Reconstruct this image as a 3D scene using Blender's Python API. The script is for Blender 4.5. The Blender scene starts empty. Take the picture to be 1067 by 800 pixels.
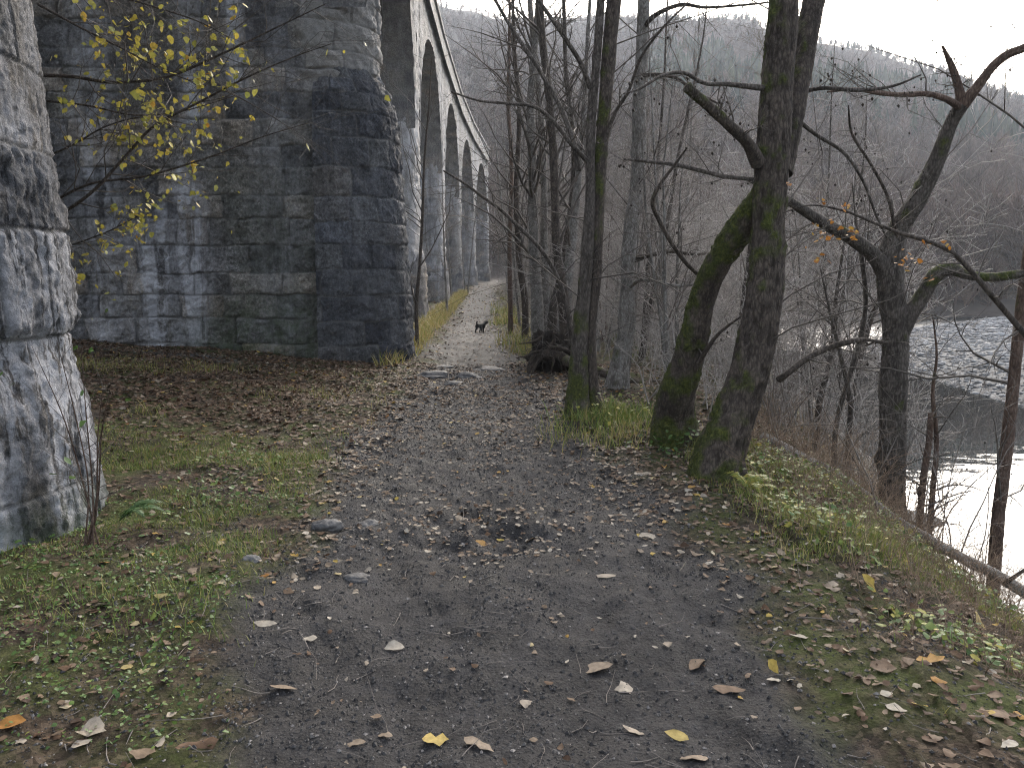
import bpy, math, random
import numpy as np
from mathutils import Vector
random.seed(7)
rng = np.random.default_rng(11)
SC = bpy.context.scene
COL = SC.collection
sin, cos, PI = math.sin, math.cos, math.pi

# ------------------------------------------------------------------ camera maths
F_PX, CX, CY = 806.0, 533.5, 400.0
CAM_H = 1.6
PITCH = math.atan2(115.0, F_PX)
SP, CP = sin(PITCH), cos(PITCH)

def ray(px, py):
    a = (px - CX) / F_PX; b = (CY - py) / F_PX
    return np.array([a, CP + b * SP, -SP + b * CP])

def at(px, py, Y):
    """world point at ground distance Y seen at that place; and metres per pixel there"""
    d = ray(px, py); t = Y / d[1]
    return np.array([0, 0, CAM_H]) + d * t, t / F_PX

# ------------------------------------------------------------------ noise
def _h(ix, iy, iz, seed):
    h = (ix.astype(np.int64) * 374761393 + iy.astype(np.int64) * 668265263 + iz.astype(np.int64) * 2147483647 + seed * 974634777) & 0xFFFFFFFF
    h = ((h ^ (h >> 13)) * 1274126177) & 0xFFFFFFFF
    h = ((h ^ (h >> 15)) * 2246822519) & 0xFFFFFFFF
    return ((h ^ (h >> 16)) & 0xFFFFFF) / float(0xFFFFFF)

def n3(x, y, z, seed=0):
    x = np.asarray(x, float); y = np.asarray(y, float); z = np.asarray(z, float)
    x, y, z = np.broadcast_arrays(x, y, z)
    ix, iy, iz = np.floor(x).astype(np.int64), np.floor(y).astype(np.int64), np.floor(z).astype(np.int64)
    fx, fy, fz = x - ix, y - iy, z - iz
    u, v, w = [f * f * f * (f * (f * 6 - 15) + 10) for f in (fx, fy, fz)]
    r = 0
    for dx in (0, 1):
        for dy in (0, 1):
            for dz in (0, 1):
                r = r + _h(ix + dx, iy + dy, iz + dz, seed) * (u if dx else 1 - u) * (v if dy else 1 - v) * (w if dz else 1 - w)
    return r * 2 - 1

def n2(x, y, seed=0):
    x = np.asarray(x, float); y = np.asarray(y, float)
    x, y = np.broadcast_arrays(x, y)
    ix, iy = np.floor(x).astype(np.int64), np.floor(y).astype(np.int64)
    fx, fy = x - ix, y - iy
    u, v = [f * f * f * (f * (f * 6 - 15) + 10) for f in (fx, fy)]
    z = np.zeros_like(ix)
    r = (_h(ix, iy, z, seed) * (1 - u) + _h(ix + 1, iy, z, seed) * u) * (1 - v) + (_h(ix, iy + 1, z, seed) * (1 - u) + _h(ix + 1, iy + 1, z, seed) * u) * v
    return r * 2 - 1

def fbm2(x, y, o=4, seed=0):
    s, a = 0, 1.0
    for k in range(o):
        s = s + a * n2(x * 2 ** k + 17.3 * k, y * 2 ** k - 9.1 * k, seed + k); a *= .5
    return s

def fbm3(x, y, z, o=4, seed=0):
    s, a = 0, 1.0
    for k in range(o):
        s = s + a * n3(x * 2 ** k + 17.3 * k, y * 2 ** k - 9.1 * k, z * 2 ** k + 4.7 * k, seed + k); a *= .5
    return s

def sstep(a, b, x):
    t = np.clip((x - a) / (b - a), 0, 1)
    return t * t * (3 - 2 * t)

# ------------------------------------------------------------------ terrain
PATH = np.array([(-60, .3, 1.2), (0, .2, 1.2), (2.3, .12, 1.12), (4, -.05, 1.27), (6, -.2, 1.32), (9.5, -.35, 1.22), (13.6, -.68, .95),
                 (22, -1.17, .82), (40, -1.55, .8), (56, -1.9, .8), (72, -1.6, .9), (90, 1.5, .9), (120, 9, .9), (600, 60, .9)])
def path_c(y): return np.interp(y, PATH[:, 0], PATH[:, 1])
def path_w(y): return np.interp(y, PATH[:, 0], PATH[:, 2])
def path_z(y): return .022 * np.maximum(0, y - 26) * (y < 200) + .022 * 174 * (y >= 200)

RIVER = np.array([(3.8, -80), (4.2, 0), (4.6, 5), (5.0, 8), (6.8, 14), (8.8, 22), (11, 34), (13, 48), (14, 57), (22, 63.5), (45, 65), (62, 61), (80, 48),
                  (95, 20), (100, -80)], float)
BAR = np.array([(13.9, 20), (14.3, 28), (17.5, 38), (24, 48), (35, 57.5), (47, 62.3), (64, 56), (70, 20), (60, 6), (26, 10), (19, 13)], float)

def sdf(poly, x, y):
    """signed distance, positive outside"""
    x = np.asarray(x, float); y = np.asarray(y, float)
    d2 = np.full(x.shape, 1e18); ins = np.zeros(x.shape, bool)
    n = len(poly)
    for i in range(n):
        ax, ay = poly[i]; bx, by = poly[(i + 1) % n]
        ex, ey = bx - ax, by - ay
        t = np.clip(((x - ax) * ex + (y - ay) * ey) / (ex * ex + ey * ey), 0, 1)
        d2 = np.minimum(d2, (x - ax - t * ex) ** 2 + (y - ay - t * ey) ** 2)
        c = ((ay > y) != (by > y))
        with np.errstate(divide='ignore', invalid='ignore'):
            xi = ex * (y - ay) / (ey if ey != 0 else 1e-12) + ax
        ins ^= c & (x < xi)
    return np.where(ins, -1, 1) * np.sqrt(d2)

WATER_Z = -2.0
SKY_PX = np.array([(-600, 60), (-100, 40), (300, 12), (440, 6), (520, 14), (600, 18), (700, 10), (780, 14), (850, 38), (950, 66), (1067, 104), (1250, 150), (1700, 190)], float)
_az, _el = [], []
for px, py in SKY_PX:
    d = ray(px, py); _az.append(math.atan2(d[0], d[1])); _el.append(d[2] / math.hypot(d[0], d[1]))
R_RIDGE = 400.0
def hill(x, y):
    r = np.hypot(x, y); az = np.arctan2(x, y)
    hr = CAM_H + R_RIDGE * np.interp(az, _az, _el) - 6.0
    hr = hr * sstep(1.9, 1.2, np.abs(az))
    r0 = 84.0
    s = np.clip((r - r0) / (R_RIDGE - r0), 0, None)
    up = np.where(s < 1, s ** 1.12, 1 - (s - 1) * 1.4)
    h = hr * up
    h = h + (fbm2(x / 45, y / 45, 3, 5) * 3.0) * sstep(0, .25, s) * (s < 1.3)
    return np.where(s > 0, h, 0)

def H(x, y, micro=True):
    x = np.asarray(x, float); y = np.asarray(y, float)
    pc, pw = path_c(y), path_w(y)
    e = np.abs(x - pc) - pw
    land = path_z(y) + 0 * x
    land = land + .075 * np.clip(-(x - pc) - pw - .6, 0, 9)
    onp = sstep(.25, -.35, e)
    land = land - .05 * onp
    land = land + hill(x, y)
    if micro:
        land = land + .035 * fbm2(x * 1.3, y * 1.3, 3, 1) * (1 - .45 * onp) + .010 * fbm2(x * 9, y * 7, 3, 2) * np.where(y < 30, 1, 0)
        gp = np.exp(-((x + .2) / .5) ** 2 - ((y - 4.8) / .42) ** 2); land = land + gp * (.05 * fbm2(x * 6, y * 6, 3, 17) - .02)
        land = land + onp * .028 * np.clip(fbm2(x * 3.1, y * 2.3, 3, 9), -.9, .9) * np.where(y < 30, 1, 0)
    sd = sdf(RIVER, x, y)
    bw = np.interp(y, [-20, 8, 14, 25, 50], [2.75, 2.85, 4.6, 7.5, 8.5])
    bw = np.where((y > 60) | (x > 30), 9.0, bw)
    t = np.clip(sd / bw, 0, 1)
    z = WATER_Z + (land - WATER_Z) * np.sin(t * PI / 2)
    bar = sdf(BAR, x, y)
    bed = WATER_Z - .55 * sstep(0, 2.5, -sd)
    barz = WATER_Z - .45 + 1.15 * sstep(3.0, -4.0, bar) + .06 * fbm2(x / 2.2, y / 2.2, 2, 21)
    bed = np.maximum(bed, np.where(bar < 3, barz, -9))
    z = np.where(sd < 0, bed, z)
    if micro:
        z = z + np.where((sd > -.5) & (sd < bw), .05 * fbm2(x * 1.1 + 5, y * 1.1, 3, 31), 0)
    return z

def gnd(x, y): return float(H(np.array([x]), np.array([y]))[0])

def pix_ground(px, py):
    d = ray(px, py)
    t = np.concatenate([np.linspace(1, 30, 900), np.linspace(30, 120, 600)])
    X, Y, Z = d[0] * t, d[1] * t, CAM_H + d[2] * t
    i = np.argmax(Z < H(X, Y))
    if i == 0: i = len(t) - 1
    return np.array([X[i], Y[i], H(X[i:i + 1], Y[i:i + 1])[0]])

# ------------------------------------------------------------------ meshes
class MB:
    def __init__(s): s.v, s.f, s.a, s.n = [], [], {}, 0
    def add(s, v, f, **attr):
        v = np.asarray(v, np.float32).reshape(-1, 3); f = np.asarray(f, np.int64).reshape(-1, 3)
        s.v.append(v); s.f.append(f + s.n)
        for k, val in attr.items():
            s.a.setdefault(k, []).append((s.n, np.broadcast_to(np.asarray(val, np.float32), (len(v),))))
        s.n += len(v)
    def build(s, name, mat, parent=None, smooth=True, loc=(0, 0, 0)):
        me = mesh(name, np.concatenate(s.v), np.concatenate(s.f), mat, smooth, loc)
        for k, lst in s.a.items():
            arr = np.zeros(s.n, np.float32)
            for st, val in lst: arr[st:st + len(val)] = val
            me.attributes.new(k, 'FLOAT', 'POINT').data.foreach_set('value', arr)
        return link(name, me, parent, loc)

def mesh(name, v, f, mat, smooth=True, loc=(0, 0, 0)):
    v = np.ascontiguousarray(v - np.asarray(loc, np.float32), np.float32)
    me = bpy.data.meshes.new(name)
    me.vertices.add(len(v)); me.vertices.foreach_set('co', v.ravel())
    me.loops.add(len(f) * 3); me.loops.foreach_set('vertex_index', np.ascontiguousarray(f, np.int32).ravel())
    me.polygons.add(len(f)); me.polygons.foreach_set('loop_start', np.arange(0, len(f) * 3, 3, dtype=np.int32))
    me.polygons.foreach_set('use_smooth', np.full(len(f), smooth, bool))
    me.update(calc_edges=True); me.validate()
    if mat: me.materials.append(mat)
    return me

def link(name, me, parent=None, loc=(0, 0, 0)):
    o = bpy.data.objects.new(name, me); COL.objects.link(o)
    if parent is not None:
        o.parent = parent
        w, p = Vector(loc), parent
        while p is not None: w = w - p.location; p = p.parent
        o.location = w
    else:
        o.location = loc
    return o

def tag(o, label, cat, group=None, kind=None):
    if label: o['label'] = label
    if cat: o['category'] = cat
    if group: o['group'] = group
    if kind: o['kind'] = kind
    return o

def empty(name, loc, label, cat, group=None):
    o = bpy.data.objects.new(name, None); COL.objects.link(o); o.location = loc
    o.empty_display_size = .2
    return tag(o, label, cat, group)

def grid_faces(nu, nv, wrap_u=False):
    """verts laid out [v][u]"""
    mu = nu if wrap_u else nu - 1
    i = np.arange(mu); j = np.arange(nv - 1)
    I, J = np.meshgrid(i, j)
    a = J * nu + I; b = J * nu + (I + 1) % nu; c = (J + 1) * nu + (I + 1) % nu; d = (J + 1) * nu + I
    return np.concatenate([np.stack([a, b, c], -1).reshape(-1, 3), np.stack([a, c, d], -1).reshape(-1, 3)])

def unit(v): return v / (np.linalg.norm(v, axis=-1, keepdims=True) + 1e-12)

# batches of thin tubes: P (N,n,3), R (N,n)
def tubes(mb, P, R, sides=3, **attr):
    N, n = R.shape
    T = unit(np.gradient(P, axis=1))
    ref = np.tile(np.array([0, 0, 1.0]), (N, 1))
    md = unit(P[:, -1] - P[:, 0])
    ref[np.abs(md[:, 2]) > .8] = (1, 0, 0)
    U = unit(np.cross(T, ref[:, None, :])); V = np.cross(T, U)
    an = np.arange(sides) * 2 * PI / sides
    ring = P[:, :, None, :] + R[:, :, None, None] * (U[:, :, None, :] * np.cos(an)[:, None] + V[:, :, None, :] * np.sin(an)[:, None])
    v = ring.reshape(-1, 3)
    f = grid_faces(sides, n, True)
    f = (f[None] + (np.arange(N) * n * sides)[:, None, None]).reshape(-1, 3)
    at_ = {k: (np.repeat(np.asarray(val), n * sides) if np.ndim(val) == 1 else val) for k, val in attr.items()}
    mb.add(v, f, **at_)

def grow(S, D, L, R0, n=5, wig=.18, trop=(0, 0, .0), taper=.85):
    N = len(S); d = unit(D); seg = L / (n - 1)
    P = np.zeros((N, n, 3)); P[:, 0] = S
    bend = rng.normal(0, wig * .5, (N, 3))
    for i in range(1, n):
        d = unit(d + rng.normal(0, wig, (N, 3)) + bend + np.asarray(trop))
        P[:, i] = P[:, i - 1] + d * seg[:, None]
    t = np.linspace(0, 1, n)
    R = R0[:, None] * (1 - taper * t)
    return P, R, L

def sprout(PRL, k, lr=.55, ang=(35, 65), rr=.6, rmin=.0012, rmax=1., t0=.15, n=5, wig=.18, trop=(0, 0, 0), jit=.5, decay=.55):
    P, R, L = PRL
    N, m = R.shape
    idx = np.repeat(np.arange(N), k)
    t = rng.uniform(t0, .98, len(idx)); f = t * (m - 1); i = np.minimum(f.astype(int), m - 2); w = (f - i)[:, None]
    S = P[idx, i] * (1 - w) + P[idx, i + 1] * w
    T = unit(P[idx, i + 1] - P[idx, i])
    r = (R[idx, i] * (1 - w[:, 0]) + R[idx, i + 1] * w[:, 0])
    q = rng.normal(size=(len(idx), 3)); q = unit(q - (q * T).sum(1, keepdims=True) * T)
    a = np.radians(rng.uniform(ang[0], ang[1], len(idx)))[:, None]
    D = T * np.cos(a) + q * np.sin(a)
    Ln = L[idx] * lr * rng.uniform(1 - jit, 1 + jit, len(idx)) * (1.1 - decay * t)
    return grow(S, D, Ln, np.clip(r * rr, rmin, rmax), n, wig, trop)

def cat_rom(C, step):
    """C (n,k): resample columns with arc step measured on first three"""
    C = np.asarray(C, float); n = len(C)
    E = np.vstack([2 * C[0] - C[1], C, 2 * C[-1] - C[-2]])
    out = []
    for i in range(n - 1):
        p0, p1, p2, p3 = E[i:i + 4]
        m = max(2, int(np.linalg.norm(p2[:3] - p1[:3]) / step))
        t = np.linspace(0, 1, m, endpoint=False)[:, None]
        out.append(.5 * ((2 * p1) + (-p0 + p2) * t + (2 * p0 - 5 * p1 + 4 * p2 - p3) * t ** 2 + (-p0 + 3 * p1 - 3 * p2 + p3) * t ** 3))
    out.append(C[-1:])
    return np.vstack(out)

def stem(mb, C, sides=24, step=.03, amp=.08, flare=0, freq=9., seed=0, lobes=5, cap=True, zst=.36, knots=0):
    """bark-covered limb; C rows: x,y,z,r,moss"""
    Q = cat_rom(C, step); P, r, ms = Q[:, :3], np.maximum(Q[:, 3], .0008), Q[:, 4]
    n = len(P); T = unit(np.gradient(P, axis=0))
    U = np.zeros((n, 3)); u = np.cross(T[0], (0, 0, 1.) if abs(T[0][2]) < .9 else (0, 1., 0)); u /= np.linalg.norm(u)
    for i in range(n):
        u = u - T[i] * np.dot(u, T[i]); u /= np.linalg.norm(u); U[i] = u
    V = np.cross(T, U)
    an = np.arange(sides) * 2 * PI / sides
    Nn = U[:, None] * np.cos(an)[None, :, None] + V[:, None] * np.sin(an)[None, :, None]
    s = np.concatenate([[0], np.cumsum(np.linalg.norm(np.diff(P, axis=0), axis=1))])
    base = P[:, None] + Nn * r[:, None, None]
    X, Y, Z = base[..., 0], base[..., 1], base[..., 2]
    # furrows follow the limb: sample noise in (around, along) space made periodic by the cylinder
    ca, sa = np.cos(an)[None] * r[:, None], np.sin(an)[None] * r[:, None]
    S2 = np.repeat(s[:, None], sides, 1)
    big = fbm3(ca * freq * .35 + seed, sa * freq * .35, S2 * freq * .35 * .7, 2, 40 + seed)
    fur = 1 - np.abs(fbm3(ca * freq * 2.6, sa * freq * 2.6 + seed, S2 * freq * 2.6 * zst, 3, 50 + seed)) * 1.6
    disp = r[:, None] * (amp * 1.0 * big + amp * .8 * fur)
    if flare:
        lob = .55 + .45 * np.cos(an * lobes + seed + .7 * np.sin(an * 2 + seed))[None]
        disp = disp + flare * r[:, None] * np.exp(-s / (r[0] * 1.1))[:, None] * lob
    for k in range(knots):
        kn = np.random.default_rng(seed * 31 + k); ks, ka = kn.uniform(.1, .95) * s[-1], kn.uniform(0, 2 * PI)
        da = np.angle(np.exp(1j * (an - ka)))[None]
        disp = disp + .35 * r[:, None] * np.exp(-(da * 1.9) ** 2 - ((s[:, None] - ks) / (r.mean() * .9)) ** 2)
    v = base + Nn * disp[..., None]
    mn = fbm3(X * 11, Y * 11, Z * 8, 4, 60 + seed)
    moss = sstep(.35, .75, ms[:, None] + .42 * mn + .25 * Nn[..., 2] * (ms[:, None] > .05) - .05 + .12 * (-Nn[..., 0]))
    v = v + Nn * (moss * .011 * (1 + fbm3(X * 38, Y * 38, Z * 38, 2, 3)))[..., None] * np.minimum(1, r / .12)[:, None, None]
    nv = v.reshape(-1, 3); f = grid_faces(sides, n, True)
    at_ = moss.reshape(-1)
    fr = np.clip(.35 + .5 * fur, 0, 1).reshape(-1)
    if cap:
        nv = np.vstack([nv, v[-1].mean(0) + T[-1] * r[-1] * .3, ]); c = len(nv) - 1
        k = np.arange(sides); st = (n - 1) * sides
        f = np.vstack([f, np.stack([st + k, st + (k + 1) % sides, np.full(sides, c)], -1)])
        at_ = np.append(at_, 0); fr = np.append(fr, 0)
    mb.add(nv, f, moss=at_, fur=fr)
    return Q

def px_line(pts, Y, moss=0.):
    """pts: (px,py,width_px[,Y[,moss]]) -> rows x,y,z,r,moss"""
    out = []
    for p in pts:
        y = p[3] if len(p) > 3 and p[3] is not None else Y
        m = p[4] if len(p) > 4 else moss
        w, mpp = at(p[0], p[1], y)
        out.append([*w, p[2] * .5 * mpp, m])
    return np.array(out)

def as_batch(Q, n=14):
    s = np.concatenate([[0], np.cumsum(np.linalg.norm(np.diff(Q[:, :3], axis=0), axis=1))])
    t = np.linspace(0, s[-1], n)
    P = np.stack([np.interp(t, s, Q[:, k]) for k in range(3)], -1)
    return P[None], np.interp(t, s, Q[:, 3])[None], np.array([s[-1]])

def merge(*Bs):
    n = max(b[1].shape[1] for b in Bs); Ps, Rs, Ls = [], [], []
    for P, R, L in Bs:
        m = R.shape[1]
        if m != n:
            t = np.linspace(0, m - 1, n); i = np.minimum(t.astype(int), m - 2); w = t - i
            P = P[:, i] * (1 - w)[None, :, None] + P[:, i + 1] * w[None, :, None]; R = R[:, i] * (1 - w) + R[:, i + 1] * w
        Ps.append(P); Rs.append(R); Ls.append(L)
    return np.concatenate(Ps), np.concatenate(Rs), np.concatenate(Ls)

# ------------------------------------------------------------------ materials
class NT:
    def __init__(s, name):
        s.m = bpy.data.materials.new(name); s.m.use_nodes = True
        s.t = s.m.node_tree; s.t.nodes.clear()
        s.out = s.t.nodes.new('ShaderNodeOutputMaterial')
        s.b = s.t.nodes.new('ShaderNodeBsdfPrincipled')
        s.t.links.new(s.b.outputs[0], s.out.inputs[0])
        s.tc = s.t.nodes.new('ShaderNodeTexCoord')
        g = s.t.nodes.new('ShaderNodeNewGeometry'); s.geo = g
        s.pos = g.outputs['Position']
    def node(s, typ, **kw):
        n = s.t.nodes.new(typ)
        for k, v in kw.items(): setattr(n, k, v)
        return n
    def set(s, inp, val):
        if isinstance(val, bpy.types.NodeSocket): s.t.links.new(val, inp)
        elif isinstance(val, (tuple, list)):
            inp.default_value = (*val, 1) if len(val) == 3 and len(inp.default_value) == 4 else val
        else: inp.default_value = val
    def map(s, sc, vec=None):
        n = s.node('ShaderNodeMapping'); s.set(n.inputs['Vector'], vec or s.pos); n.inputs['Scale'].default_value = sc; return n.outputs[0]
    def noise(s, scale, detail=4, rough=.55, vec=None, dist=0, color=False):
        n = s.node('ShaderNodeTexNoise'); s.set(n.inputs['Vector'], vec or s.pos)
        n.inputs['Scale'].default_value = scale; n.inputs['Detail'].default_value = detail; n.inputs['Roughness'].default_value = rough; n.inputs['Distortion'].default_value = dist
        return n.outputs['Color' if color else 'Fac']
    def vor(s, scale, vec=None, feature='F1', out='Distance', rnd=1):
        n = s.node('ShaderNodeTexVoronoi', feature=feature); s.set(n.inputs['Vector'], vec or s.pos); n.inputs['Scale'].default_value = scale
        n.inputs['Randomness'].default_value = rnd
        return n.outputs[out]
    def ramp(s, fac, stops, interp='LINEAR'):
        n = s.node('ShaderNodeValToRGB'); s.set(n.inputs[0], fac); r = n.color_ramp; r.interpolation = interp
        while len(r.elements) < len(stops): r.elements.new(.5)
        for e, (p, c) in zip(r.elements, stops):
            e.position = p; e.color = (*c, 1) if isinstance(c, (tuple, list)) else (c, c, c, 1)
        return n.outputs[0]
    def mix(s, fac, a, b, mode='MIX'):
        n = s.node('ShaderNodeMix', data_type='RGBA', blend_type=mode)
        s.set(n.inputs[0], fac); s.set(n.inputs[6], a); s.set(n.inputs[7], b); return n.outputs[2]
    def math(s, op, a, b=0., clamp=False):
        n = s.node('ShaderNodeMath', operation=op, use_clamp=clamp); s.set(n.inputs[0], a); s.set(n.inputs[1], b); return n.outputs[0]
    def attr(s, name):
        n = s.node('ShaderNodeAttribute', attribute_name=name); return n.outputs['Fac']
    def bump(s, h, strength=.5, dist=.02, nrm=None):
        n = s.node('ShaderNodeBump'); s.set(n.inputs['Height'], h); n.inputs['Strength'].default_value = strength; n.inputs['Distance'].default_value = dist
        if nrm: s.set(n.inputs['Normal'], nrm)
        return n.outputs[0]
    def fin(s, color, rough=.8, normal=None, spec=.3, **kw):
        s.set(s.b.inputs['Base Color'], color); s.set(s.b.inputs['Roughness'], rough); s.b.inputs['Specular IOR Level'].default_value = spec
        if normal: s.set(s.b.inputs['Normal'], normal)
        for k, v in kw.items(): s.set(s.b.inputs[k.replace('_', ' ')], v)
        return s.m

def hexc(r, g, b):
    f = lambda c: (c / 255 / 12.92) if c / 255 <= .04045 else ((c / 255 + .055) / 1.055) ** 2.4
    return f(r), f(g), f(b)

def m_ground():
    n = NT('ground_soil')
    big = n.noise(.9, 5); med = n.noise(6, 6, .65); fine = n.noise(42, 8, .8); vf = n.noise(150, 6, .8)
    mud = n.ramp(n.mix(.62, med, n.mix(.45, fine, vf)), [(.34, (.007, .0065, .0066)), (.48, (.026, .0245, .0245)), (.60, (.066, .062, .061)), (.70, (.13, .123, .12))])
    mud = n.mix(n.ramp(n.noise(230, 2, .8), [(.60, 0.), (.72, .6)]), mud, (.13, .12, .112))
    mud = n.mix(n.ramp(big, [(.45, 0.), (.62, .6)]), mud, n.mix(.55, mud, (.010, .009, .0088)), 'MIX')
    litter = n.ramp(n.mix(.5, n.noise(14, 5, .7), n.vor(38, out='Color', feature='F1')), [(.25, (.010, .008, .006)), (.5, (.040, .029, .020)), (.75, (.10, .074, .053))])
    green = n.ramp(n.noise(30, 5, .7), [(.3, (.022, .030, .008)), (.7, (.078, .098, .024))])
    verge = n.mix(n.ramp(n.noise(1.7, 5, .6), [(.42, 0.), (.60, .72)]), litter, green)
    c = n.mix(n.attr('path'), verge, mud)
    grav = n.ramp(n.mix(.5, n.vor(5, out='Color'), n.noise(8, 4)), [(.2, (.022, .022, .023)), (.5, (.095, .095, .097)), (.8, (.19, .19, .193))])
    c = n.mix(n.attr('gravel'), c, grav)
    wood = n.ramp(n.noise(.35, 6, .6), [(.3, (.045, .038, .034)), (.7, (.085, .07, .06))])
    c = n.mix(n.attr('far'), c, wood)
    h = n.math('ADD', n.math('MULTIPLY', fine, .6), n.math('MULTIPLY', vf, .5))
    h = n.math('ADD', h, n.math('MULTIPLY', n.vor(70, feature='F1'), -.5))
    nb = n.bump(h, .8, .012, n.bump(med, .5, .04))
    return n.fin(c, n.mix(n.attr('path'), (.95, .95, .95), n.ramp(med, [(.3, .6), (.7, .9)])), nb, .12)

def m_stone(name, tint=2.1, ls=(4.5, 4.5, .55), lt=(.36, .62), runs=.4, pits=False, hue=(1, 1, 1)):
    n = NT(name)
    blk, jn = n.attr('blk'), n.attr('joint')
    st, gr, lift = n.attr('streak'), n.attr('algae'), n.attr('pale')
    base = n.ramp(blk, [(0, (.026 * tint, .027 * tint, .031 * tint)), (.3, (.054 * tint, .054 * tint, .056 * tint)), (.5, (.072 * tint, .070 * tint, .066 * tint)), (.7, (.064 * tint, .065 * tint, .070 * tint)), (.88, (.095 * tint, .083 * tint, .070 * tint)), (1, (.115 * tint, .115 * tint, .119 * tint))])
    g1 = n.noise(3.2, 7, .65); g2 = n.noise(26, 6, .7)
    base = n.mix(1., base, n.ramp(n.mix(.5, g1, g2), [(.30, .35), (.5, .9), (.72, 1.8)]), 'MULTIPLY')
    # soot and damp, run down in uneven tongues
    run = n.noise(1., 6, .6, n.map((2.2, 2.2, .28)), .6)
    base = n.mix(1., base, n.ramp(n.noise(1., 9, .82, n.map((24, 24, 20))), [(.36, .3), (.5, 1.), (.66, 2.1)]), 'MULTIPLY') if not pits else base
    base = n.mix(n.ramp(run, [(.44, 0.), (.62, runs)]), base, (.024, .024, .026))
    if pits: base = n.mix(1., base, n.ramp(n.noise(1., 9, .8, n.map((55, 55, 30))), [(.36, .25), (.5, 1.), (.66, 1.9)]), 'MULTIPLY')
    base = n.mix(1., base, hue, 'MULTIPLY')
    base = n.mix(lift, base, n.ramp(n.mix(.5, g1, g2), [(.3, (.17, .165, .16)), (.7, (.36, .35, .335))]))  # outward wall faces lightened: the sky light on them is put into the colour
    # lime that has run out of the joints
    lm = n.noise(1., 7, .68, n.map(ls), .8)
    lime = n.math('MULTIPLY', st, n.ramp(lm, [(lt[0], 0.), (lt[1], 1.)]), True)
    lime = n.math('MULTIPLY', lime, n.ramp(g2, [(.25, .45), (.55, 1.)]), True)
    base = n.mix(lime, base, n.ramp(g1, [(.3, (.28, .285, .31)), (.7, (.55, .555, .59))]))
    sp = n.math('MULTIPLY', n.ramp(n.noise(7, 8, .7), [(.56, 0.), (.68, .8)]), .55)
    base = n.mix(sp, base, (.2, .2, .205))
    base = n.mix(n.math('MULTIPLY', gr, n.ramp(n.noise(5, 6, .7), [(.35, .1), (.65, .75)]), True), base, (.050, .075, .030))
    base = n.mix(n.math('MULTIPLY', jn, .62), base, (.13, .128, .125))
    h = n.math('ADD', n.math('MULTIPLY', g2, .7), n.math('MULTIPLY', n.noise(90, 4, .75), .5))
    nb = n.bump(h, 1., .045)
    return n.fin(base, .85, nb, .25)

def m_bark(name, dark, light, mosscol=(.050, .060, .014), lichen=.5, sc=1.):
    n = NT(name)
    f = n.attr('fur'); ms = n.attr('moss')
    v = n.math('ADD', n.math('MULTIPLY', n.noise(1., 7, .72, n.map((60 * sc, 60 * sc, 20 * sc)), .6), .6), n.math('MULTIPLY', n.vor(1., n.map((45 * sc, 45 * sc, 15 * sc)), 'DISTANCE_TO_EDGE'), .8))
    c = n.ramp(n.mix(.3, v, f), [(.15, tuple(x * .35 for x in dark)), (.38, dark), (.62, light)])
    c = n.mix(n.math('MULTIPLY', n.ramp(n.noise(16 * sc, 7, .75), [(.57, 0.), (.64, 1.)]), lichen), c, tuple(min(1, x * 1.7 + .04) for x in light))
    c = n.mix(n.ramp(n.noise(4, 6, .7), [(.45, 0.), (.65, .45)]), c, tuple(x * .45 for x in dark))
    mc = n.ramp(n.noise(38, 6, .75), [(.33, tuple(x * .25 for x in mosscol)), (.52, mosscol), (.68, (mosscol[0] * 2.3, mosscol[1] * 1.9, mosscol[2] * 1.5))])
    c = n.mix(ms, c, mc)
    h = n.math('ADD', n.math('MULTIPLY', v, .8), n.math('MULTIPLY', n.noise(120, 3, .7), .5))
    return n.fin(c, .85, n.bump(h, 1., .02), .2)

def m_simple(name, c0, c1, scale=12, rough=.75, spec=.25, bump=.3, bd=.01):
    n = NT(name)
    f = n.noise(scale, 5, .65)
    return n.fin(n.ramp(f, [(.3, c0), (.7, c1)]), rough, n.bump(f, bump, bd), spec)

def m_rnd(name, stops, rough=.7, spec=.25, var=.35, trans=0., scale=40):
    """colour picked per leaf, blade or stone from its own 'rnd' value"""
    n = NT(name)
    c = n.ramp(n.attr('rnd'), stops)
    c = n.mix(1., c, n.ramp(n.noise(scale, 4, .65), [(.3, 1 - var), (.7, 1 + var)]), 'MULTIPLY')
    n.fin(c, rough, n.bump(n.noise(scale * 2, 3, .6), .25, .004), spec)
    if trans:
        tr = n.node('ShaderNodeBsdfTranslucent'); n.set(tr.inputs[0], c)
        mx = n.node('ShaderNodeMixShader'); mx.inputs[0].default_value = trans
        n.t.links.new(n.b.outputs[0], mx.inputs[1]); n.t.links.new(tr.outputs[0], mx.inputs[2]); n.t.links.new(mx.outputs[0], n.out.inputs[0])
    return n.m

def m_water():
    n = NT('river_water')
    rap = n.attr('rapid')
    w1 = n.noise(1., 3, .5, n.map((.9, 2.2, 1))); w2 = n.noise(1., 4, .6, n.map((2.5, 6, 1)))
    h = n.math('ADD', n.math('MULTIPLY', w1, .02), n.math('MULTIPLY', n.math('MULTIPLY', w2, rap), .5))
    return n.fin((.012, .014, .014), n.math('ADD', .02, n.math('MULTIPLY', rap, .30)), n.bump(h, .9, .25), .8, IOR=1.33)

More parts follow.
